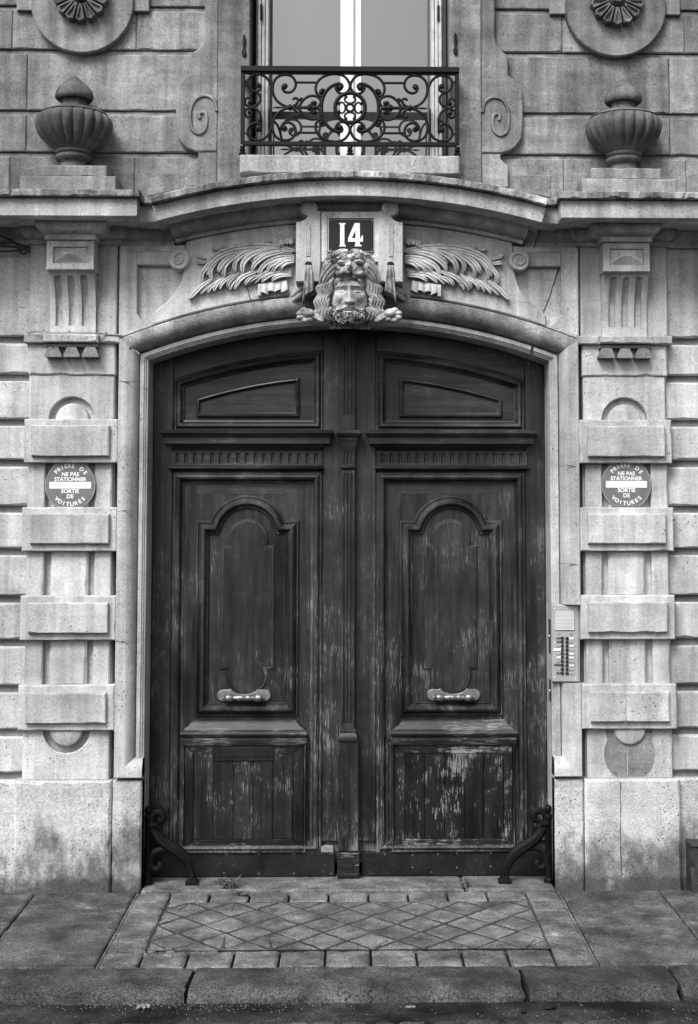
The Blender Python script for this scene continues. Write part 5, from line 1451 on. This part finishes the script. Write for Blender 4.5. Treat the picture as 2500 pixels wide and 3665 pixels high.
# ================================================================== IRON WHEEL GUARDS
YG = 0.13
def VZ(u, v): return at(u / 1.981 * 0.634, (2600 + v / 1.981) * 0.634, YG)
for mir in (False, True):
    wg = thing('wheel_guard', 'black iron S-scroll wheel guard at the foot of the %s jamb' % ('right' if mir else 'left'), 'wheel guard', ((1.05 if mir else -1.05), YG, 0.01), 'iron wheel guards')
    px = VZ(1001, 800)[0] - VZ(1000, 800)[0]
    line = [(1128, 672), (1150, 668), (1162, 640), (1140, 612), (1102, 612), (1076, 640), (1074, 685), (1090, 735), (1128, 792), (1190, 842), (1262, 888), (1318, 945), (1352, 1015), (1362, 1075), (1364, 1112)]
    rad = [20, 26, 28, 26, 24, 24, 26, 30, 36, 42, 44, 38, 32, 30, 34]
    sp = smooth_path([(u, v, r) for (u, v), r in zip(line, rad)], 5)
    MB(mir).tube([(VZ(u, v)[0], YG, VZ(u, v)[1]) for u, v, r in sp], [r * px for u, v, r in sp], 8, 1.0).build('s_bar', 'painted_iron', wg, 40)
    line = [(1122, 968), (1138, 985), (1120, 1010), (1085, 1010), (1064, 975), (1072, 925), (1110, 888), (1170, 872), (1235, 885), (1290, 915)]
    rad = [16, 18, 20, 22, 24, 24, 24, 24, 26, 20]
    sp = smooth_path([(u, v, r) for (u, v), r in zip(line, rad)], 5)
    MB(mir).tube([(VZ(u, v)[0], YG, VZ(u, v)[1]) for u, v, r in sp], [r * px for u, v, r in sp], 8, 0.8).build('curl', 'painted_iron', wg, 40)
    x, z = VZ(1364, 1130)
    m = MB(mir); vs = []
    for zz, w in ((0.0, 0.036), (0.030, 0.036), (0.036, 0.026), (0.05, 0.024)):
        vs += [(x - w, YG - w, zz), (x + w, YG - w, zz), (x + w, YG + w, zz), (x - w, YG + w, zz)]
    m.add(vs, [(k * 4 + i, k * 4 + (i + 1) % 4, k * 4 + 4 + (i + 1) % 4, k * 4 + 4 + i) for k in range(3) for i in range(4)] + [(12, 13, 14, 15)])
    m.build('foot', 'painted_iron', wg)
    x0 = -1.178
    zt = VZ(1035, 640)[1]
    MB(mir).lathe([(0.030, 0.0), (0.030, 0.03), (0.021, 0.04), (0.019, zt - 0.02), (0.026, zt - 0.01), (0.024, zt + 0.004), (0.012, zt + 0.012), (0.017, zt + 0.022), (0.021, zt + 0.036), (0.019, zt + 0.05), (0.010, zt + 0.06), (0.0, zt + 0.062)], (x0, YG, 0), 16).build('post', 'painted_iron', wg, 40)
    a = VZ(1118, 697)
    MB(mir).box(x0, a[0], a[1] - 0.008, a[1] + 0.012, YG - 0.035, YG + 0.03, 0.004, back=True).build('bracket', 'painted_iron', wg)

# ================================================================== GROUND
SL = 0.019
def gz(y): return SL * min(y, 0.0)
def gpiece(name, poly, material, parent, top=0.0, depth=0.05, bev=0.006, chip=0.0, seg=0.06, tilt=0.0):
    poly = ccw(poly)
    if chip: poly = subdiv(poly, seg)
    n = len(poly)
    d = [bev * (0.6 + 0.8 * rng.random()) + (chip * rng.random() if chip and rng.random() > 0.7 else 0) for _ in range(n)]
    inn = inset(poly, d)
    ty = rng.uniform(-tilt, tilt); tx = rng.uniform(-tilt, tilt)
    cx = sum(p[0] for p in poly) / n; cy = sum(p[1] for p in poly) / n
    f = lambda x, y: gz(y) + top + tx * (x - cx) + ty * (y - cy)
    c2 = (cx, cy, f(cx, cy) + 0.002)
    vs = [(x, y, f(x, y)) for x, y in inn] + [(x, y, f(x, y) - min(d[i], 0.012) * 0.8) for i, (x, y) in enumerate(poly)] + [(x, y, f(x, y) - depth) for x, y in poly]
    fs = [tuple(range(n))] + [(i, n + i, n + (i + 1) % n, (i + 1) % n) for i in range(n)] + [(n + i, 2 * n + i, 2 * n + (i + 1) % n, n + (i + 1) % n) for i in range(n)]
    return MB().add(vs, fs).build(name, material, parent)
def rect(x0, x1, y0, y1): return [(x0, y0), (x1, y0), (x1, y1), (x0, y1)]
# bedding under all paving
m = MB(); m.add([(-9, 0.3, -0.022), (9, 0.3, -0.022), (9, -1.36, gz(-1.36) - 0.022), (-9, -1.36, gz(-1.36) - 0.022)], [(3, 2, 1, 0)])
pave = struct(m.build('pavement', 'joint_dirt'))
# big slabs left and right
for s in (-1, 1):
    e = [1.222, 1.802, 2.75, 3.7, 4.9, 6.2, 8.8]
    for i in range(6):
        a, b = s * (e[i] + 0.005), s * (e[i + 1] - 0.005)
        ym = -0.735 + (0.02 if s > 0 else 0) + 0.06 * (i % 2)
        jx = 0.01
        gpiece('slab', rect(min(a, b), max(a, b), -0.012, ym + 0.006)[::-1], 'granite', pave, rng.uniform(-.002, .002), 0.04, 0.007, 0.012, 0.05, 0.003)
        gpiece('slab', rect(min(a, b), max(a, b), ym - 0.006, -1.338)[::-1], 'granite', pave, rng.uniform(-.002, .002), 0.04, 0.007, 0.012, 0.05, 0.003)
# thin dressed margins beside the driveway
for s in (-1, 1):
    gpiece('margin_strip', rect(s * 1.214 - 0.006, s * 1.214 + 0.006, -1.335, -0.02), 'granite_light', pave, -0.004, 0.03, 0.002, 0.003)
# border squares
def clip(poly, x0, x1, y0, y1):
    def cut(P, ins, inter):
        out = []
        for i in range(len(P)):
            a, b = P[i - 1], P[i]
            if ins(b):
                if not ins(a): out.append(inter(a, b))
                out.append(b)
            elif ins(a): out.append(inter(a, b))
        return out
    def ix(v): return lambda a, b: (v, a[1] + (b[1] - a[1]) * (v - a[0]) / (b[0] - a[0]))
    def iy(v): return lambda a, b: (a[0] + (b[0] - a[0]) * (v - a[1]) / (b[1] - a[1]), v)
    for ins, it in ((lambda p: p[0] >= x0, ix(x0)), (lambda p: p[0] <= x1, ix(x1)), (lambda p: p[1] >= y0, iy(y0)), (lambda p: p[1] <= y1, iy(y1))):
        if not poly: return []
        poly = cut(poly, ins, it)
    return poly
XI, YI0, YI1 = 1.018, -0.222, -1.085
nb = 9
for i in range(nb):
    a = -XI + 2 * XI * i / nb; b = -XI + 2 * XI * (i + 1) / nb
    gpiece('border_tile', rect(a + .007, b - .007, -0.212, -0.022), 'granite_light', pave, rng.uniform(-.003, .002), 0.04, 0.008, 0.016, 0.04, 0.004)
    gpiece('border_tile', rect(a + .007, b - .007, -1.330, -1.096), 'granite_light', pave, rng.uniform(-.005, .002), 0.04, 0.010, 0.022, 0.04, 0.006)
for s in (-1, 1):
    ys = [-0.016, -0.214, -0.42, -0.64, -0.86, -1.09, -1.33]
    for y1, y0 in zip(ys[:-1], ys[1:]):
        a, b = s * (XI + 0.006), s * 1.206
        gpiece('border_tile', rect(min(a, b), max(a, b), y0 + .005, y1 - .005), 'granite_light', pave, rng.uniform(-.003, .002), 0.04, 0.008, 0.018, 0.04, 0.004)
# diamonds in a flush bed
m = MB(); m.add([(-XI, YI0, gz(YI0) - 0.0008), (XI, YI0, gz(YI0) - 0.0008), (XI, YI1, gz(YI1) - 0.0008), (-XI, YI1, gz(YI1) - 0.0008)], [(3, 2, 1, 0)])
m.build('mortar_bed', 'mortar_bed', pave)
DW = 2 * XI / 8; DH = (YI0 - YI1) / 3
for r in range(-1, 8):
    for c in range(-1, 18):
        if (r + c) % 2: continue
        cx = -XI + DW * c / 2; cy = YI1 + DH * r / 2
        P = [(cx - DW / 2, cy), (cx, cy - DH / 2), (cx + DW / 2, cy), (cx, cy + DH / 2)]
        P = clip(P, -XI + .004, XI - .004, YI1 + .002, YI0 - .002)
        if len(P) < 3 or abs(area2(P)) < 0.004: continue
        Q = []
        for p in P:
            if not Q or (abs(p[0] - Q[-1][0]) + abs(p[1] - Q[-1][1]) > 1e-4): Q.append(p)
        if abs(Q[0][0] - Q[-1][0]) + abs(Q[0][1] - Q[-1][1]) < 1e-4: Q.pop()
        if len(Q) < 3: continue
        P = inset(ccw(Q), 0.0085)
        P = [(x + rng.uniform(-.006, .006), y + rng.uniform(-.006, .006)) for x, y in P]
        gpiece('diamond_tile', P, 'granite_light', pave, 0.0015, 0.05, 0.004, 0.010, 0.04, 0.0004)
# broken fragments at the left front corner
for k in range(16):
    cx = rng.uniform(-1.18, -0.62); cy = rng.uniform(-1.16, -1.03); r = rng.uniform(0.012, 0.03)
    P = [(cx + r * rng.uniform(.6, 1.3) * cos(a), cy + r * 0.7 * rng.uniform(.6, 1.3) * sin(a)) for a in [2 * pi * i / 6 for i in range(6)]]
    gpiece('paving_fragment', P, 'granite_light', pave, 0.004, 0.02, 0.004)
# threshold stones
for a, b in ((-1.196, 0.668), (0.676, 1.196)):
    P = rect(a, b, -0.014, 0.42)
    gpiece('threshold_stone', P, 'granite_light', pave, 0.012, 0.05, 0.010, 0.012)
# kerb stones with rounded worn front
kx = [-7.0, -5.2, -3.6, -2.2, -0.74, 0.83, 1.55, 3.0, 4.6, 6.4]
kb = struct(MB().add([(-9, -1.30, -0.09), (9, -1.30, -0.09), (9, -1.72, -0.115), (-9, -1.72, -0.115)], [(3, 2, 1, 0)]).build('kerb', 'joint_dirt'))
for i in range(len(kx) - 1):
    a, b = kx[i] + 0.007, kx[i + 1] - 0.007
    n = max(8, int((b - a) / 0.05)); prof = [(-1.345, -0.12), (-1.345, -0.006), (-1.352, 0.0), (-1.46, 0.001), (-1.60, -0.001), (-1.635, -0.006), (-1.662, -0.018), (-1.678, -0.036), (-1.686, -0.06), (-1.69, -0.12)]
    vs = []; fs = []; m_ = len(prof); sk = rng.uniform(-0.012, 0.012)
    for j in range(n + 1):
        t = j / n
        e = 0.012 if j in (0, n) else 0
        for k, (y, z) in enumerate(prof):
            x = a + (b - a) * t + (sk * (y + 1.345) / 0.33 if j in (0,) else (rng.uniform(-.02, .0) * (y + 1.345) / -0.33 if j == n else 0))
            vs.append((x, y + rng.uniform(-.005, .005) * (k in (5, 6, 7, 8)) + (e * (k > 4)), gz(-1.36) + z + rng.uniform(-.003, .003) * (k in (2, 3, 4, 5, 6, 7)) - e * (2 <= k <= 7)))
    for j in range(n):
        for k in range(m_ - 1): fs.append((j * m_ + k, j * m_ + k + 1, (j + 1) * m_ + k + 1, (j + 1) * m_ + k))
    fs.append(tuple(range(m_))); fs.append(tuple(n * m_ + k for k in range(m_))[::-1])
    MB().add(vs, fs).build('kerb_stone', 'kerb_granite', kb, 30)
# roadway with a dished gutter
xs = [-30, -12, -6] + [-3 + 0.05 * i for i in range(121)] + [6, 12, 30]
ys = [-1.68, -1.70, -1.74, -1.78, -1.84, -1.90, -1.96, -2.02, -2.1, -2.3, -2.7, -3.5, -5, -9, -16, -30]
vs = []; fs = []
for y in ys:
    for x in xs:
        d = -1.68 - y
        z = -0.088 - 0.006 * exp(-((d - 0.1) / 0.06) ** 2) + 0.0 * d
        z += (0.004 * sin(x * 5.1 + y * 9) + 0.003 * sin(x * 13 + 2)) * (abs(x) < 3.1) * (d > 0.01) + min(d, 3) * 0.006
        vs.append((x, y, z))
nx = len(xs)
for j in range(len(ys) - 1):
    for i in range(nx - 1): fs.append((j * nx + i, (j + 1) * nx + i, (j + 1) * nx + i + 1, j * nx + i + 1))
road = struct(MB().add(vs, fs).build('road', 'asphalt', None, 60))
# worn setts showing through at the gutter edge
for r in range(4):
    y1 = -1.965 - 0.105 * r; x = -1.72 + 0.07 * (r % 2)
    while x < 1.75:
        w = rng.uniform(0.10, 0.17)
        P = [(px + rng.uniform(-.008, .008), py + rng.uniform(-.008, .008)) for px, py in [(x + .005, y1 - 0.095), (x + w * 0.5, y1 - 0.10), (x + w - .005, y1 - 0.095), (x + w - .008, y1 - .03), (x + w - .02, y1), (x + w * .5, y1 + 0.004), (x + .02, y1), (x + .008, y1 - .03)]]
        P = ccw(P); n = 8
        zt = -0.080 + rng.uniform(-.004, .004) + 0.002 * r
        inn = inset(P, 0.014)
        MB().add([(a, b, zt + 0.006) for a, b in inn] + [(a, b, zt - 0.003) for a, b in P] + [(a, b, zt - 0.03) for a, b in P], [tuple(range(n))] + [(i, n + i, n + (i + 1) % n, (i + 1) % n) for i in range(n)] + [(n + i, 2 * n + i, 2 * n + (i + 1) % n, n + (i + 1) % n) for i in range(n)]).build('sett', 'kerb_granite', road, 40)
        x += w

# ================================================================== SMALL THINGS
# dark worn block at the right edge
bl = thing('doorstep_block', 'dark block with chipped paint against wall at far right edge', 'block', (2.2, -0.05, 0.0))
MB().box(1.975, 2.6, -0.01, 0.262, -0.075, 0.055, 0.010, 0.02, seg=0.03).build('block_body', 'worn_block', bl)
m = MB(); m.add([(1.97, -0.085, 0.263), (2.6, -0.085, 0.263), (2.6, 0.053, 0.266), (1.97, 0.053, 0.266), (1.975, -0.08, 0.275), (2.6, -0.08, 0.275), (2.6, 0.05, 0.278), (1.975, 0.05, 0.278)], [(0, 1, 5, 4), (1, 2, 6, 5), (3, 0, 4, 7), (4, 5, 6, 7)])
m.build('block_cap', 'worn_block', bl)

# cable pinned along the left ledge
cz = [(0, 58), (80, 30), (225, 22), (330, 42), (600, 42), (950, 46), (1110, 66), (1330, 82), (1380, 160), (1480, 258), (1585, 345)]
P = []
for i, (u, v) in enumerate(cz):
    Y = -0.02 if i < 2 else (-0.058 if i < 6 else (-0.02 if i < 8 else 0.02))
    x, z = at((100 + u / 3.9625) * 0.634, (1180 + v / 3.9625) * 0.634, Y)
    P.append((x, Y, z))
cb = thing('ledge_cable', 'thin grey cable pinned along ledge under the left console', 'cable', (P[4][0], -0.05, P[4][2]))
MB().tube(smooth_path(P, 5), 0.0045, 6).build('cable', 'grey_cable', cb, 60)
for u, v in ((228, 12), (592, 32), (1118, 55), (1455, 262)):
    Y = -0.05 if u < 900 else 0.0
    x, z = at((100 + u / 3.9625) * 0.634, (1180 + v / 3.9625) * 0.634, Y)
    MB().ball((x, Y, z), 0.007, 8, 6).build('clip', 'wrought_iron', cb)
# bundle of cables at the left edge under the cornice
bd = thing('cable_bundle', 'dark tangled cables under cornice at the left edge', 'cable', (-2.1, 0.03, 3.75))
for pts in ([(-80, 438), (0, 462), (70, 488), (125, 520), (150, 570), (180, 606), (215, 600), (240, 575)], [(-80, 512), (0, 518), (90, 508), (150, 530), (240, 555)], [(-80, 545), (0, 548), (100, 552), (242, 570)], [(-80, 590), (0, 592), (90, 588), (160, 575), (240, 566)]):
    P = []
    for u, v in pts:
        x, z = at(u / 2.264 * 0.634, (640 + v / 2.264) * 0.634, 0.01); P.append((x, 0.012 + rng.uniform(-.008, .008), z))
    MB().tube(smooth_path(P, 5), 0.0055, 6).build('cable', 'dark_cable', bd, 60)

# weeds in the joints
def weed(label, x, y, z, n, h, sp, seed, dry=True):
    r = random.Random(seed)
    w = thing('weed', label, 'weed', (x, y, z), 'weeds in the threshold joints')
    for mat_, cnt in (('weed_green', n), ('dry_weed', n // 2)):
        m = MB()
        for i in range(cnt):
            a = r.uniform(0, 2 * pi); L = h * r.uniform(0.4, 1.0); lean = sp * r.uniform(0.2, 1.2)
            bx_, by_ = x + r.uniform(-sp, sp) * 0.5, y + r.uniform(-.02, .02)
            P = [(bx_, by_, z), (bx_ + cos(a) * lean * 0.35, by_ + sin(a) * lean * 0.25, z + L * 0.6), (bx_ + cos(a) * lean, by_ + sin(a) * lean * 0.6, z + L * (0.9 if lean < sp * 0.7 else 0.5))]
            m.tube(smooth_path(P, 3), [0.003, 0.0045, 0.0045, 0.004, 0.003, 0.002, 0.001][:7], 4, 0.4)
            if r.random() > 0.5:
                q = P[1]; m.ball((q[0], q[1], q[2]), 0.008, 6, 4, (1.3, 0.7, 0.5))
        m.build('leaves' if mat_ == 'weed_green' else 'dry_stalks', mat_, w)
x0, y0 = -0.70, 0.03
weed('tuft of weeds with dry stalks on the threshold before the left leaf', -0.70, 0.02, 0.012, 34, 0.085, 0.085, 1)
weed('flat little weed in paving joint in front of the left leaf', -0.615, -0.075, 0.0, 40, 0.028, 0.07, 2)
weed('small weed in the threshold joint before the right leaf', 0.672, 0.03, 0.012, 22, 0.06, 0.03, 5)
# rubbish in the gutter
def lump(name, label, cat, x, y, r, mat_, sq, seed, z=-0.083):
    q = random.Random(seed); m = MB(); m.ball((x, y, z + r * sq[2] * 0.6), r, 10, 7, sq)
    m.v = [(a + q.uniform(-1, 1) * r * 0.15, b + q.uniform(-1, 1) * r * 0.12, c + q.uniform(-1, 1) * r * 0.12) for a, b, c in m.v]
    return tag(m.build(name, mat_, None, 60), label, cat)
lump('dark_pebble', 'larger dark lump lying on the road right of centre', 'pebble', 0.915, -1.80, 0.026, 'litter_dark', (1.2, 0.7, 0.5), 1)
lump('dark_pebble', 'smaller dark lump lying left of the larger one on the road', 'pebble', 0.79, -1.845, 0.014, 'litter_dark', (1.1, 0.8, 0.6), 2)
m = MB(); q = random.Random(9); n = 9
vs = []
for j in range(5):
    for i in range(n):
        vs.append((-0.955 + 0.007 * i + q.uniform(-.004, .004), -1.78 + 0.012 * j + q.uniform(-.004, .004), -0.082 + 0.009 * abs(sin(i * 1.3 + j * 1.7)) + q.uniform(0, .006)))
fs = [(j * n + i, j * n + i + 1, (j + 1) * n + i + 1, (j + 1) * n + i) for j in range(4) for i in range(n - 1) if q.random() > 0.12]
tag(m.add(vs, fs).build('paper_scrap', 'litter_pale', None), 'crumpled pale scrap in the gutter left of the kerb joint', 'litter')
m = MB(); m.lathe([(0.0045, 0), (0.0045, 0.045)], (0.262, -1.775, -0.078), 8, axis='x')
tag(m.build('cigarette_end', 'litter_pale', None, 40), 'pale cigarette end lying in the gutter near the centre', 'litter')
m = MB(); q = random.Random(21)
for i in range(420):
    if i < 200: x = q.gauss(-0.75, 0.35); y = -1.70 - abs(q.gauss(0, 0.05))
    elif i < 330: x = q.uniform(-1.7, 1.8); y = q.uniform(-2.05, -1.70)
    else: x = q.gauss(1.35, 0.3); y = q.gauss(-1.9, 0.06)
    if y > -1.695: continue
    r = q.uniform(0.001, 0.0034); 
    z = -0.086 + r * 0.5
    m.add([(x - r, y, z), (x, y - r, z), (x + r, y, z), (x, y + r, z), (x, y, z + r), (x + r * .3, y - r * .2, z - r)], [(0, 1, 4), (1, 2, 4), (2, 3, 4), (3, 0, 4), (1, 0, 5), (2, 1, 5), (3, 2, 5), (0, 3, 5)])
gt = m.build('grit', 'litter_pale', None, fix=False)
gt['kind'] = 'stuff'; gt['label'] = 'pale grit and crumbs scattered along the gutter'; gt['category'] = 'grit'
